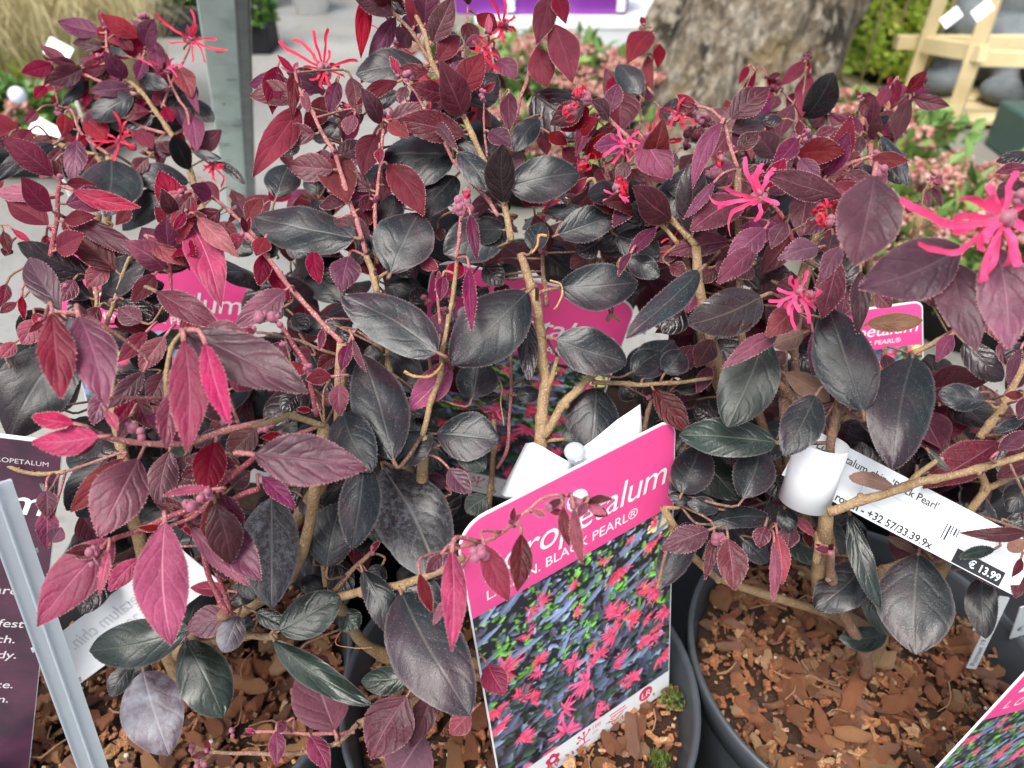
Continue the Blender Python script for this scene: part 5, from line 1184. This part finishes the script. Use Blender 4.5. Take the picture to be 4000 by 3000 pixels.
# inner leaves that fill the shade behind
def fill(n, x0, x1, y0, y1, da, db_, kinds, size=(.020, .036), avoid=()):
    k = 0; tries = 0
    while k < n and tries < n * 8:
        tries += 1; x, y, d = rnd.uniform(x0, x1), rnd.uniform(y0, y1), rnd.uniform(da, db_)
        if any(a[0] < x < a[2] and a[1] < y < a[3] for a in avoid): continue
        B_ = P(x, y, d)
        key = ('BL' if x < 1150 else 'BC' if x < 2550 else 'BR') if d > .395 else ('L' if x < 1150 else 'C' if x < 2650 else 'R')
        if B_.z < .19: continue
        if sum(1 for q in SHRUB[key].children if q.name.startswith('leaf')) >= 298: key = {'C': 'BC', 'R': 'BR', 'L': 'BL'}.get(key, key)
        a = (rv(rnd) + Vector((0, -.5, .1))).normalized(); L_ = rnd.uniform(*size)
        leaf(key, B_, B_ + a * L_, L_ * rnd.uniform(.45, .7) * FPX / d, rnd.choice(kinds), rnd.uniform(.2, 1.3), dens=0); k += 1
AV = [(1850, 980, 2560, 1960), (150, 900, 1000, 1330), (3250, 1120, 4000, 1560), (0, 0, 460, 1000)]
fill(80, 480, 1500, 950, 1700, .38, .46, 'kkKKpR', avoid=AV)
fill(70, 1350, 2600, 800, 1500, .38, .45, 'kkKpRR', avoid=AV)
fill(80, 2450, 3300, 650, 1350, .36, .43, 'KpRpRvk', avoid=AV)
fill(80, 2350, 3400, 1300, 2100, .36, .43, 'kKKGpk', avoid=AV + [(2450, 1900, 2700, 2400)])
fill(60, 3350, 4000, 1500, 2000, .36, .42, 'KKpR', avoid=[(3300, 1100, 4000, 1500)])
fill(110, 0, 1700, 1300, 2250, .345, .40, 'kKGkR', avoid=[(0, 1700, 300, 2400)])
fill(40, 2000, 2800, 880, 1330, .47, .54, 'KKRkp')
fill(26, 1000, 1900, 300, 900, .40, .46, 'krkRv', size=(.016, .028), avoid=[(1000, 0, 1500, 520)])
fill(20, 2300, 3000, 480, 900, .40, .44, 'RrpK', size=(.014, .024))

# ------------------------------------------------------------------ printed cards, price strips, stake
PINK = plain('print_pink', (0.74, 0.070, 0.26), 0.30, 0.5)
PINK2 = plain('print_pink_deep', (0.66, 0.05, 0.18), 0.35, 0.5)
CARD = plain('card_white', (0.66, 0.69, 0.70), 0.35, 0.5)
INKW = plain('ink_white', (0.72, 0.76, 0.76), 0.4); INKR = plain('ink_red', (0.55, 0.02, 0.09), 0.4); INKK = plain('ink_black', (0.012, 0.012, 0.014), 0.5); INKG = plain('ink_grey', (0.42, 0.44, 0.45), 0.6)
INKS = plain('ink_silver', (0.50, 0.47, 0.50), 0.4)
b = NB('printed_photo'); at = b.node('ShaderNodeAttribute', attribute_name='print'); PHOTO = b.out(b.bsdf(Base_Color=at.outputs['Color'], Roughness=0.3, Specular_IOR_Level=0.5).outputs[0])
b = NB('dark_print'); tc = b.node('ShaderNodeTexCoord').outputs['Object']; mp = b.node('ShaderNodeMapping'); b.l.new(tc, mp.inputs[0]); mp.inputs['Scale'].default_value = (1, 9, 1)
cdk = b.mix(b.ramp(b.noise(tc, 45, 4), .35, .7), (0.040, 0.018, 0.034), (0.095, 0.030, 0.060)); cdk = b.mix(b.math('MULTIPLY', b.ramp(b.noise(mp.outputs[0], 160, 3), .4, .7), .5), cdk, (0.030, 0.022, 0.028))
DARKP = b.out(b.bsdf(Base_Color=cdk, Roughness=0.35, Specular_IOR_Level=0.4).outputs[0])

def paint(Wn, Hn, seed):
    """the flower picture printed on the cards, worked out dot by dot (linear colours)"""
    r_ = np.random.RandomState(seed); im = np.zeros((Hn, Wn, 3)); yy, xx = np.mgrid[0:Hn, 0:Wn]; S = Wn / 200.0
    im[:] = (0.016, 0.017, 0.022)
    def ell(cx, cy, a, b_, th, colr, shade=.35):
        x0, x1 = int(max(0, cx - a - 2)), int(min(Wn, cx + a + 3)); y0, y1 = int(max(0, cy - a - 2)), int(min(Hn, cy + a + 3))
        if x0 >= x1 or y0 >= y1: return
        dx = xx[y0:y1, x0:x1] - cx; dy = yy[y0:y1, x0:x1] - cy; c_, s_ = math.cos(th), math.sin(th); u = (dx * c_ + dy * s_) / a; v = (-dx * s_ + dy * c_) / (b_ * np.maximum(.15, 1 - .35 * u))
        mk = (u * u + v * v) < 1; k = (1 + shade * v + .2 * u)[..., None]; im[y0:y1, x0:x1] = np.where(mk[..., None], np.array(colr) * k, im[y0:y1, x0:x1])
    for i in range(1900):
        y = r_.uniform(0, Hn); t = y / Hn; k = r_.rand()
        if k < .30 * (1.3 - t): colr = np.array((.10, .30, .04)) * r_.uniform(.3, 2.0) if t < .5 else np.array((.02, .05, .03)) * r_.uniform(.5, 2)
        else:
            colr = np.array([(.10, .13, .22), (.05, .065, .085), (.13, .10, .17), (.02, .018, .026), (.24, .32, .46), (.06, .085, .09)][r_.randint(6)]) * r_.uniform(.5, 1.25) * (1.25 - .6 * t)
        a = S * r_.uniform(2.5, 9.5) * (.45 + .8 * t); ell(r_.uniform(0, Wn), y, a, a * r_.uniform(.28, .6), r_.normal(-.45, 1.0), colr, .5)
    for i in range(110):
        y = r_.uniform(0, Hn * .45); ell(r_.uniform(0, Wn), y, S * r_.uniform(1, 3), S * r_.uniform(.8, 2), r_.uniform(0, 3), np.array((.24, .42, .12)) * r_.uniform(.3, 1.3))
    ell(Wn * .93, Hn * .06, 12 * S, 9 * S, .5, (.75, .68, .22)); 
    for i in range(30): ell(Wn * .93 + r_.normal(0, 7) * S, Hn * .06 + r_.normal(0, 6) * S, 2.4 * S, 1.3 * S, r_.uniform(0, 3), (.85, .8, .45))
    for i in range(34):   # long pale leaves along the top
        y = r_.uniform(0, Hn * .42); a = S * r_.uniform(8, 17); ell(r_.uniform(0, Wn), y, a, a * .2, r_.normal(-.5, .3), np.array((.27, .34, .55)) * r_.uniform(.45, 1.1))
    cs = [(.68, .17, 1.15), (.48, .27, .55), (.62, .38, 1.1), (.80, .38, 1.1), (.93, .42, 1.25), (.10, .34, 1.25), (.44, .53, 1.0), (.66, .52, 1.1), (.50, .70, 1.35), (.36, .78, 1.1), (.88, .68, 1.2), (.20, .60, .9), (.76, .86, 1.1), (.36, .94, 1.3), (.60, .92, 1.0), (.08, .98, 1.2), (.14, .80, .9), (.95, .86, 1.1), (.30, .10, .7), (.88, .13, .8), (.75, .05, .5), (.55, .62, .9), (.26, .46, .7), (.97, .58, 1.0), (.02, .62, 1.), (.48, .12, .6), (.22, .22, .6), (.70, .70, .8), (.84, .55, .7)]
    cs += [(r_.rand(), r_.rand() ** .8, r_.uniform(.5, 1.0)) for q in range(22)]
    for fx, fy, fs in cs:
        cx, cy = fx * Wn, fy * Hn; hue = r_.uniform(0, 1); nn = r_.randint(14, 24); a0 = r_.uniform(0, 6.28); arc = r_.uniform(2.2, 4.6)
        for k in range(nn):
            an = a0 + arc * k / nn + r_.normal(0, .12); L = S * fs * r_.uniform(7, 17); colr = np.array((.80, .075, .14)) * (1 - hue) + np.array((.88, .11, .26)) * hue; colr = colr * r_.uniform(.55, 1.25)
            ell(cx + math.cos(an) * L * .6, cy + math.sin(an) * L * .6, L * .5, S * fs * r_.uniform(.8, 1.5), an + r_.normal(0, .12), np.minimum(colr, .95), .25)
    for i in range(60):
        ell(r_.uniform(0, Wn), r_.uniform(0, Hn), S * r_.uniform(3, 8), S * r_.uniform(1.2, 2.6), r_.normal(-.7, .5), np.array((.07, .09, .11)) * r_.uniform(.4, 1.6))
    k_ = np.pad(im, ((1, 1), (1, 1), (0, 0)), mode='edge'); im = (k_[:-2, 1:-1] + k_[2:, 1:-1] + k_[1:-1, :-2] + k_[1:-1, 2:]) * .11 + im * .56
    return np.clip(im * 1.15, 0, 1)

def frame(TL, TR, BL):
    e1 = (TR - TL); W = e1.length; e1 = e1 / W; e2 = TL - BL; e2 = (e2 - e1 * e2.dot(e1)); H = e2.length; e2 = e2 / H; n = e1.cross(e2)
    M4 = Matrix((e1, e2, n)).transposed().to_4x4(); M4.translation = TL; return M4, W, H
def poly(name, pts, th, z, mat, parent, M):
    """flat plate from an outline in card coordinates (x right, y up), thickness th, back face at z"""
    n = len(pts); V = [(x, y, z) for x, y in pts] + [(x, y, z + th) for x, y in pts]
    F = [tuple(range(n, 2 * n)), tuple(reversed(range(n)))] + [(i, (i + 1) % n, n + (i + 1) % n, n + i) for i in range(n)]
    return link(name, mesh(name, V, F, [mat], smooth=False), parent, M)
def rrect(x0, y0, x1, y1, r4, k=8):
    out = []
    for cx, cy, a0, r in ((x1, y1, 0, r4[0]), (x0, y1, 90, r4[1]), (x0, y0, 180, r4[2]), (x1, y0, 270, r4[3])):
        if r == 0: out.append((cx, cy)); continue
        ox_ = cx - r if a0 in (0, 270) else cx + r; oy_ = cy - r if a0 in (0, 90) else cy + r
        out += [(ox_ + r * math.cos(R(a0 + 90 * i / k)), oy_ + r * math.sin(R(a0 + 90 * i / k))) for i in range(k + 1)]
    return out
def text(s_, x, y, size, mat, parent, M, z, rot=0, shear=0.0, bold=0.0, mirror=False, align='LEFT', spacing=1.0, name='lettering'):
    cu = bpy.data.curves.new(name, 'FONT'); cu.body = s_; cu.size = size; cu.shear = shear; cu.offset = bold; cu.align_x = align; cu.resolution_u = 4; cu.space_character = spacing; cu.materials.append(mat)
    tmp = bpy.data.objects.new(name, cu); me = bpy.data.meshes.new_from_object(tmp); bpy.data.objects.remove(tmp); bpy.data.curves.remove(cu); me.name = name
    o = bpy.data.objects.new(name, me); col.objects.link(o)
    Mx = M @ Matrix.Translation((x, y, z)) @ Matrix.Rotation(R(rot), 4, 'Z')
    if mirror: Mx = Mx @ Matrix.Diagonal((-1, 1, 1, 1))
    if parent is not None:
        PMx = parent.matrix_basis if parent.parent is None else parent.parent.matrix_basis @ parent.matrix_basis
        o.parent = parent; o.matrix_basis = PMx.inverted() @ Mx
    else: o.matrix_basis = Mx
    return o
def photo_panel(x0, y0, x1, y1, z, nw, nh, seed, parent, M):
    im = paint(nw, nh, seed); V = [(x0 + (x1 - x0) * i / (nw - 1), y1 + (y0 - y1) * j / (nh - 1), z) for j in range(nh) for i in range(nw)]
    F = [(j * nw + i, (j + 1) * nw + i, (j + 1) * nw + i + 1, j * nw + i + 1) for j in range(nh - 1) for i in range(nw - 1)]
    me = mesh('printed_picture', V, F, [PHOTO], smooth=False); at = me.color_attributes.new('print', 'FLOAT_COLOR', 'POINT')
    at.data.foreach_set('color', np.concatenate([im.reshape(-1, 3), np.ones((nw * nh, 1))], 1).astype(np.float32).ravel())
    return link('printed_picture', me, parent, M)
def plant_card(TL, TR, BL, label, res=(150, 190), seed=3, name='plant_card', title_y=-.0265, hang=True):
    M, W, H = frame(TL, TR, BL); k = W / .107
    t = empty(name, BL, label, 'plant label', 'pink plant cards')
    r = .0085 * k
    poly('card', rrect(0, -H, W, 0, (r, r * 1.5, 0, 0)), .0008, -.0008, CARD, t, M)
    y1 = -.048 * k; y2 = -H + .0165 * k if H > .12 * k else -H
    poly('pink_band', rrect(.0006, y1, W - .0006, -.0009, (r - .0006, r * 1.5 - .0006, 0, 0)), .00010, .00002, PINK, t, M)
    photo_panel(.0006, y2, W - .0006, y1 - .0001, .00010, res[0], res[1], seed, t, M)
    text('Loropetalum', .0073 * k, -.0330 * k, .0190 * k, PINK2, t, M, .00016, 0, .24, .00016 * k, spacing=.96)
    text('Loropetalum', .0068 * k, -.0326 * k, .0190 * k, INKW, t, M, .00022, 0, .24, .00002 * k, spacing=.96)
    text('L. CHIN. BLACK PEARL®', .0075 * k, -.0425 * k, .0072 * k, INKW, t, M, .00020, 0, .08, .00004 * k, spacing=1.0)
    if H > .12 * k:
        yb = y2 - .0085 * k
        # little pictograms along the white strip
        m = MB()
        for q in range(5):
            a = 2 * math.pi * q / 5 + .3; cx, cy = .030 * k + math.cos(a) * .0026 * k, yb + .0015 * k + math.sin(a) * .0026 * k
            m.add([(cx + .0019 * k * math.cos(u), cy + .0019 * k * math.sin(u), .00005 + q * .00001) for u in [2 * math.pi * i / 12 for i in range(12)]], [tuple(range(12))])
        m.add([(.030 * k + .0016 * k * math.cos(u), yb + .0015 * k + .0016 * k * math.sin(u), .00013) for u in [2 * math.pi * i / 14 for i in range(14)]], [tuple(range(14))], 1)
        Mi = M; me = mesh('flower_symbol', m.V, m.F, [INKR, CARD], False, m.I); link('flower_symbol', me, t, M)
        text('II-V', .030 * k, yb - .0060 * k, .0048 * k, INKR, t, M, .00008, align='CENTER', bold=.0001)
        m = MB()
        for (ax, ay, bx, by) in ((.046, -.003, .053, -.003), (.0495, -.003, .0495, .005), (.0495, 0, .0465, .004), (.0495, .001, .053, .0045), (.0475, .0015, .0455, .0005)):
            m.beam((ax * k, yb + ay * k, .0001), (bx * k, yb + by * k, .0001), .0006 * k, .00008)
        for (ax, ay) in ((.0463, .0045), (.053, .005), (.0453, .0006), (.0495, .0056)): m.box((ax * k, yb + ay * k, .00012), (.0014 * k, .0014 * k, .00010))
        me = mesh('plant_symbol', m.V, m.F, [INKR], False); link('plant_symbol', me, t, M); text('100', .0545 * k, yb + .003 * k, .0040 * k, INKR, t, M, .00008); text('cm', .0545 * k, yb - .0005 * k, .0034 * k, INKR, t, M, .00008)
        m = MB()
        for q, (ax, bx) in enumerate(((.066, .0765), (.066, .0765))): m.box(((ax + bx) / 2 * k + q * .001, yb + (.0045 - q * .0022) * k, .00008), ((bx - ax) * k, .0007 * k, .00008))
        for q in range(4): m.box((.0655 * k + q * .0014 * k, yb + (.0005 + .0006 * (q % 2)) * k, .00008), (.0012 * k, .0005 * k, .00008))
        me = mesh('month_symbol', m.V, m.F, [INKR], False); link('month_symbol', me, t, M); text('V-VI', .0712 * k, yb - .0052 * k, .0046 * k, INKR, t, M, .00008, align='CENTER', bold=.00015)
        m = MB(); m.add([(.0905 * k + .0046 * k * math.cos(u), yb + .0022 * k + .0050 * k * math.sin(u), .00005) for u in [2 * math.pi * i / 20 for i in range(20)]], [tuple(range(20))])
        me = mesh('round_emblem', m.V, m.F, [INKR], False); link('round_emblem', me, t, M); text('LR', .0905 * k, yb - .0002 * k, .0062 * k, INKW, t, M, .00012, align='CENTER', shear=.1)
    return t, M, W, H
# front card, worked out from its four corners
TL, TR, BR, BL = P(1778, 2065, .278), P(2640, 1628, .324), P(2500, 2775, .410), P(1825, 3250, .365)
t, M, W, H = plant_card(TL, TR, BL, 'big upright pink and picture card in the middle pot, red blossoms printed below its title', (230, 270), 3)
hole = M @ Vector((W * .545, -.004, 0))
# clear stud through the top of the card
CLR = NB('clear_plastic'); CLEAR = CLR.out(CLR.bsdf(Base_Color=(.62, .67, .71), Roughness=.2, Transmission_Weight=.5, Specular_IOR_Level=.6).outputs[0])
m = MB(); m.ball(M @ Vector((W * .535, .004, -.004)), .0044, 0, 16, 10, (1, 1, .8)); st_ = m.build('plastic_stud', CLEAR); tag(st_, 'small clear plastic stud behind the top edge of the big pink card', 'stud')
m = MB(); m.lathe([(0, .0016), (.0045, .0014), (.0054, .0004), (.0054, 0), (0, 0)], 24); o_ = link('white_button', mesh('white_button', m.V, m.F, [CARD]), t, M @ Matrix.Translation((W * .505, -.0165, .0003)))
# cards of the other pots
def drop(TL, TR, h):
    d = Vector((0, 0, -1)); e1 = (TR - TL).normalized(); d = (d - e1 * d.dot(e1)).normalized(); return TL + d * h
a_, c_ = P(165, 975, .415), P(960, 1040, .425); plant_card(a_, c_, drop(a_, c_, .17), 'pink card half hidden at the left among crimson shoots, its title peeping out', (70, 70), 5)
a_, c_ = P(1690, 1005, .375), P(2490, 1185, .380); plant_card(a_, c_, drop(a_, c_, .155), 'pink card behind the bare tan stem, red blossoms printed on dark ground', (150, 170), 6)
a_, c_ = P(3165, 1235, .41), P(3605, 1174, .395); bl_ = P(3085, 1640, .44); plant_card(a_, c_, bl_, 'small tilted pink card at the right in front of the rusty-pink shrubs', (50, 40), 7)
cv_ = lambda x, y, z: (CR * x + CU * y + CF * z).normalized()
a_ = P(4132, 2494, .285); c_ = a_ + cv_(1.632, -.0946, .89) * .107; bl_ = a_ + cv_(-.325, -.9005, .5) * .18; plant_card(a_, c_, bl_, 'pink card cut off by the lower right corner, red band and blossoms', (120, 140), 8)
# dark reverse of the card in the left pot
a_, c_ = P(-560, 1835, .285), P(247, 1728, .300); q_ = P(112, 3020, .385) - c_; e_ = (c_ - a_) - q_ * ((c_ - a_).dot(q_) / q_.length_squared); a_ = c_ - e_; bl_ = a_ + q_; M, W, H = frame(a_, c_, bl_)
t = empty('plant_card', bl_, 'dark plum reverse of a plant card at the lower left edge, white print', 'plant label')
poly('card', rrect(0, -H, W, 0, (.001, .001, 0, 0)), .0008, -.0008, CARD, t, M); poly('dark_print', rrect(.0002, -H, W - .0002, -.0014, (.001, .001, 0, 0)), .0001, .00002, DARKP, t, M)
text('Loropetalum', W - .004, -.0375, .0185, INKW, t, M, .0002, 0, .2, .00018, align='RIGHT'); text('®', W - .0225, -.052, .0040, INKS, t, M, .0002)
for i, s_ in enumerate(('Winterhard', 'decoratie.', 'Rustique. Winterfest', 'Gebrauch.', 'Winterhardy.', 'in the garden.', 'Vivace.', 'information.')):
    text(s_, W - (.011, .020, .008, .0105, .0095, .017, .0098, .0112)[i], -.082 - i * .0098, .0068, INKS, t, M, .0002, 0, .18, .00004, align='RIGHT')
text('LOROPETALUM', W - .004, -.0125, .0032, INKS, t, M, .0002, align='RIGHT')
m = MB()
for q in range(7):
    a = R(60 + q * 14); m.tube([Vector((W - .034, -.172, .0003)), Vector((W - .034 + math.cos(a) * .010, -.172 + math.sin(a) * .012, .0003)), Vector((W - .034 + math.cos(a) * .016 + .002, -.172 + math.sin(a) * .017, .0003))], .0006, 4)
link('flower_symbol', mesh('flower_symbol', m.V, m.F, [INKS], False), t, M)

# paper strips
PAP = plain('white_paper', (0.60, 0.63, 0.645), 0.5, 0.4)
def ribbon(name, rows, th, mat, parent):
    """strip given as pairs of edge points along its length"""
    V = []; n = len(rows)
    for a, c in rows: V += [a, c]
    nn = []
    for i in range(n):
        j0, j1 = max(0, i - 1), min(n - 1, i + 1); q = (rows[j1][0] - rows[j0][0]).cross(rows[i][1] - rows[i][0]); nn.append(q.normalized() if q.length else Vector((0, 0, 1)))
    V2 = [V[k] - nn[k // 2] * th for k in range(2 * n)]; F = []
    for i in range(n - 1): F += [(2 * i, 2 * i + 2, 2 * i + 3, 2 * i + 1), (2 * n + 2 * i, 2 * n + 2 * i + 1, 2 * n + 2 * i + 3, 2 * n + 2 * i + 2), (2 * i, 2 * n + 2 * i, 2 * n + 2 * i + 2, 2 * i + 2), (2 * i + 1, 2 * i + 3, 2 * n + 2 * i + 3, 2 * n + 2 * i + 1)]
    F += [(0, 1, 2 * n + 1, 2 * n), (2 * n - 2, 4 * n - 2, 4 * n - 1, 2 * n - 1)]
    return link(name, mesh(name, V + V2, F, [mat]), parent)
# right price strip: flat tongue plus the roll round the stem
TL, TR, BR, BL = P(3055, 1612, .322), P(4060, 2135, .322), P(3955, 2345, .322), P(2985, 1819, .322)
M, W, H = frame(TL, TR, BL); t = empty('price_strip', TL, 'white printed price strip with black price box, rolled round the right shrub stem', 'price label')
poly('paper_tongue', rrect(.012, -H, W, 0, (0, 0, 0, 0)), .0003, -.0003, PAP, t, M); H_ = H
ln = .0079
text("Loropetalum chin. 'Black Pearl'", .0190, -.0064, .0046, INKK, t, M, .00012, bold=.00004)
text('cm 20/30', .0165, -.0146, .0046, INKK, t, M, .00012, bold=.00006)
text('Jardin', .0225, -.0200, .0042, INKK, t, M, .00012, bold=.00006); text('roven - +32 57/33.39.9x', .0360, -H + .0010, .0046, INKK, t, M, .00012, bold=.00010)
fx0, fx1, fy0, fy1 = .0440, .0775, -.0168, -.0098
for (x0, y0, x1, y1) in ((fx0, fy0, fx1, fy0 + .0002), (fx0, fy1, fx1, fy1 + .0002), (fx0, fy0 + .0002, fx0 + .0002, fy1), (fx1 - .0002, fy0 + .0002, fx1, fy1)): poly('box_line', [(x0, y0), (x1, y0), (x1, y1), (x0, y1)], .00006, .00006, INKG, t, M)
text('8', .0795, -.0165, .0036, INKG, t, M, .00012); text('717', .0865, -.0172, .0040, INKG, t, M, .00012)
for i in range(5): poly('bar_line', [(.0828 + i * .0014, -.0160 + .0034 * (i > 1)), (.0832 + i * .0014 + .0003 * (i % 2), -.0160 + .0034 * (i > 1)), (.0832 + i * .0014 + .0003 * (i % 2), -.0092), (.0828 + i * .0014, -.0092)], .00006, .00006, INKK, t, M)
poly('price_box', [(W - .0300, -H + .0004), (W - .0075, -H + .0004), (W - .0075, -H + .0068), (W - .0300, -H + .0068)], .00006, .00006, INKK, t, M)
text('€ 13.99', W - .0085, -H + .0020, .0046, INKW, t, M, .00018, align='RIGHT', bold=.00010)
ctr0, ctr1 = P(3215, 1735, .312), P(3143, 1955, .322); axv = (ctr1 - ctr0); rows = []; ax1 = axv.normalized(); sx = (CR - ax1 * CR.dot(ax1)).normalized(); sy = ax1.cross(sx)
rr = .0102
for i in range(26):
    a = R(-60 + 330 * i / 25); q = (sx * math.cos(a) + sy * math.sin(a)) * rr * (1 + .0008 * i); rows.append((ctr0 + q - ax1 * .001, ctr1 + q + ax1 * .001))
ribbon('paper_roll', rows, .0003, PAP, t)
# strip looped through the middle stem, behind the card
t = empty('price_strip', P(2130, 1800, .30), 'plain white paper strip looped round the middle stem behind the big pink card', 'price label')
rows = [(P(2055, 1733, .312), P(1955, 1930, .312)), (P(2085, 1729, .307), P(1975, 1940, .308)), (P(2120, 1745, .304), P(2020, 1945, .305)), (P(2170, 1775, .303), P(2090, 1945, .303)), (P(2215, 1800, .304), P(2170, 1925, .303)), (P(2240, 1815, .307), P(2215, 1900, .306))]
ribbon('paper_loop', rows, .0003, PAP, t)
rows = [(P(2215, 1785, .309), P(2235, 1870, .309)), (P(2240, 1772, .310), P(2262, 1860, .310)), (P(2320, 1715, .314), P(2360, 1820, .315)), (P(2410, 1640, .318), P(2440, 1790, .319)), (P(2470, 1600, .321), P(2490, 1770, .322)), (P(2500, 1578, .322), P(2512, 1755, .324))]
ribbon('paper_tongue', rows, .0003, PAP, t)
# strip in the left pot: print showing through from the other side
TL, TR, BL = P(120, 2560, .376), P(690, 2130, .362), P(150, 2790, .390); M, W, H = frame(TL, TR, BL)
t = empty('price_strip', BL, 'white paper strip lower left with faint mirrored print, partly behind the clear stake', 'price label')
poly('paper_tongue', rrect(-.002, -H, W, 0, (0, 0, 0, 0)), .0003, -.0003, PAP, t, M)
text('Loropetalum chin.', W - .012, -.0115, .0092, INKG, t, M, .00012, mirror=True, bold=.0001); text('cm 20/30', W - .030, -.0205, .0080, INKG, t, M, .00012, mirror=True, bold=.0001); text('Jardinprov', W - .022, -H + .0015, .0062, INKG, t, M, .00012, mirror=True, bold=.0001)
# small grey labels down in the dark on the right
for (q0, q1, q2, d, txt, lab, nm) in (((3905, 2330), (3945, 2335), (3900, 2625), .40, 'Potmaat 19 cm', 'narrow grey strip label hanging in the shade at the right edge of the pot', 'strip_label'), ((3985, 2375), (4130, 2330), (3935, 2500), .41, '€', 'small grey price tag in the dark corner at the right edge', 'price_tag')):
    M, W, H = frame(P(*q0, d), P(*q1, d), P(*q2, d + .02)); t = empty(nm, P(*q2, d), lab, 'label'); poly('card', rrect(0, -H, W, 0, (.0005, .0005, .0005, .0005)), .0006, -.0006, plain('grey_label', (.42, .45, .46), .5), t, M)
    if nm == 'strip_label': text(txt, W * .7, -H + .002, .0040, INKK, t, M, .0001, rot=90)
    else: text(txt, W * .12, -H * .8, .0062, INKK, t, M, .0001); text('DS', W * .4, -H * .4, .004, INKK, t, M, .0001)
# clear stake across the left pot
b = NB('milky_plastic'); tc = b.node('ShaderNodeTexCoord').outputs['Object']
p_ = b.bsdf(Base_Color=(.52, .57, .60), Roughness=.32, Specular_IOR_Level=.5); tr_ = b.node('ShaderNodeBsdfTranslucent'); tr_.inputs[0].default_value = (.72, .78, .82, 1); gl_ = b.node('ShaderNodeBsdfTransparent'); gl_.inputs[0].default_value = (.86, .9, .92, 1)
m1 = b.node('ShaderNodeMixShader'); m1.inputs[0].default_value = .45; b.l.new(p_.outputs[0], m1.inputs[1]); b.l.new(tr_.outputs[0], m1.inputs[2]); m2 = b.node('ShaderNodeMixShader'); m2.inputs[0].default_value = .22; b.l.new(m1.outputs[0], m2.inputs[1]); b.l.new(gl_.outputs[0], m2.inputs[2]); STK = b.out(m2.outputs[0])
a_, c_ = P(-25, 1890, .262), P(385, 3060, .335); dv = (c_ - a_).normalized(); vw = (CAM - (a_ + c_) / 2).normalized(); sx = dv.cross(vw).normalized(); nz_ = sx.cross(dv)
t = empty('clear_stake', c_, 'translucent milky plastic stake leaning across the lower left corner', 'stake')
m = MB(); Ms = Matrix((dv, sx, nz_)).transposed(); Lk = (c_ - a_).length
m.box((a_ + c_) / 2, (Lk, .0106, .0012), Ms); o_ = m.build('blade', STK, t, smooth=False); bevel(o_, .0004)
m = MB(); m.box((a_ + c_) / 2 + nz_ * .0014, (Lk, .0010, .0010), Ms); bevel(m.build('rib', STK, t, smooth=False), .0004)
for s_ in (-1, 1):
    m = MB(); m.box((a_ + c_) / 2 + sx * .0050 * s_ + nz_ * .0013, (Lk, .0005, .0008), Ms); m.build('edge', STK, t, smooth=False)
m = MB()
for q in (.07, .20, .30, .47, .62): m.box(a_ + dv * Lk * q + sx * .0054 * (1 if int(q * 100) % 2 else -1), (.0012, .0014, .0016), Ms)
m.build('burr', STK, t, smooth=False)
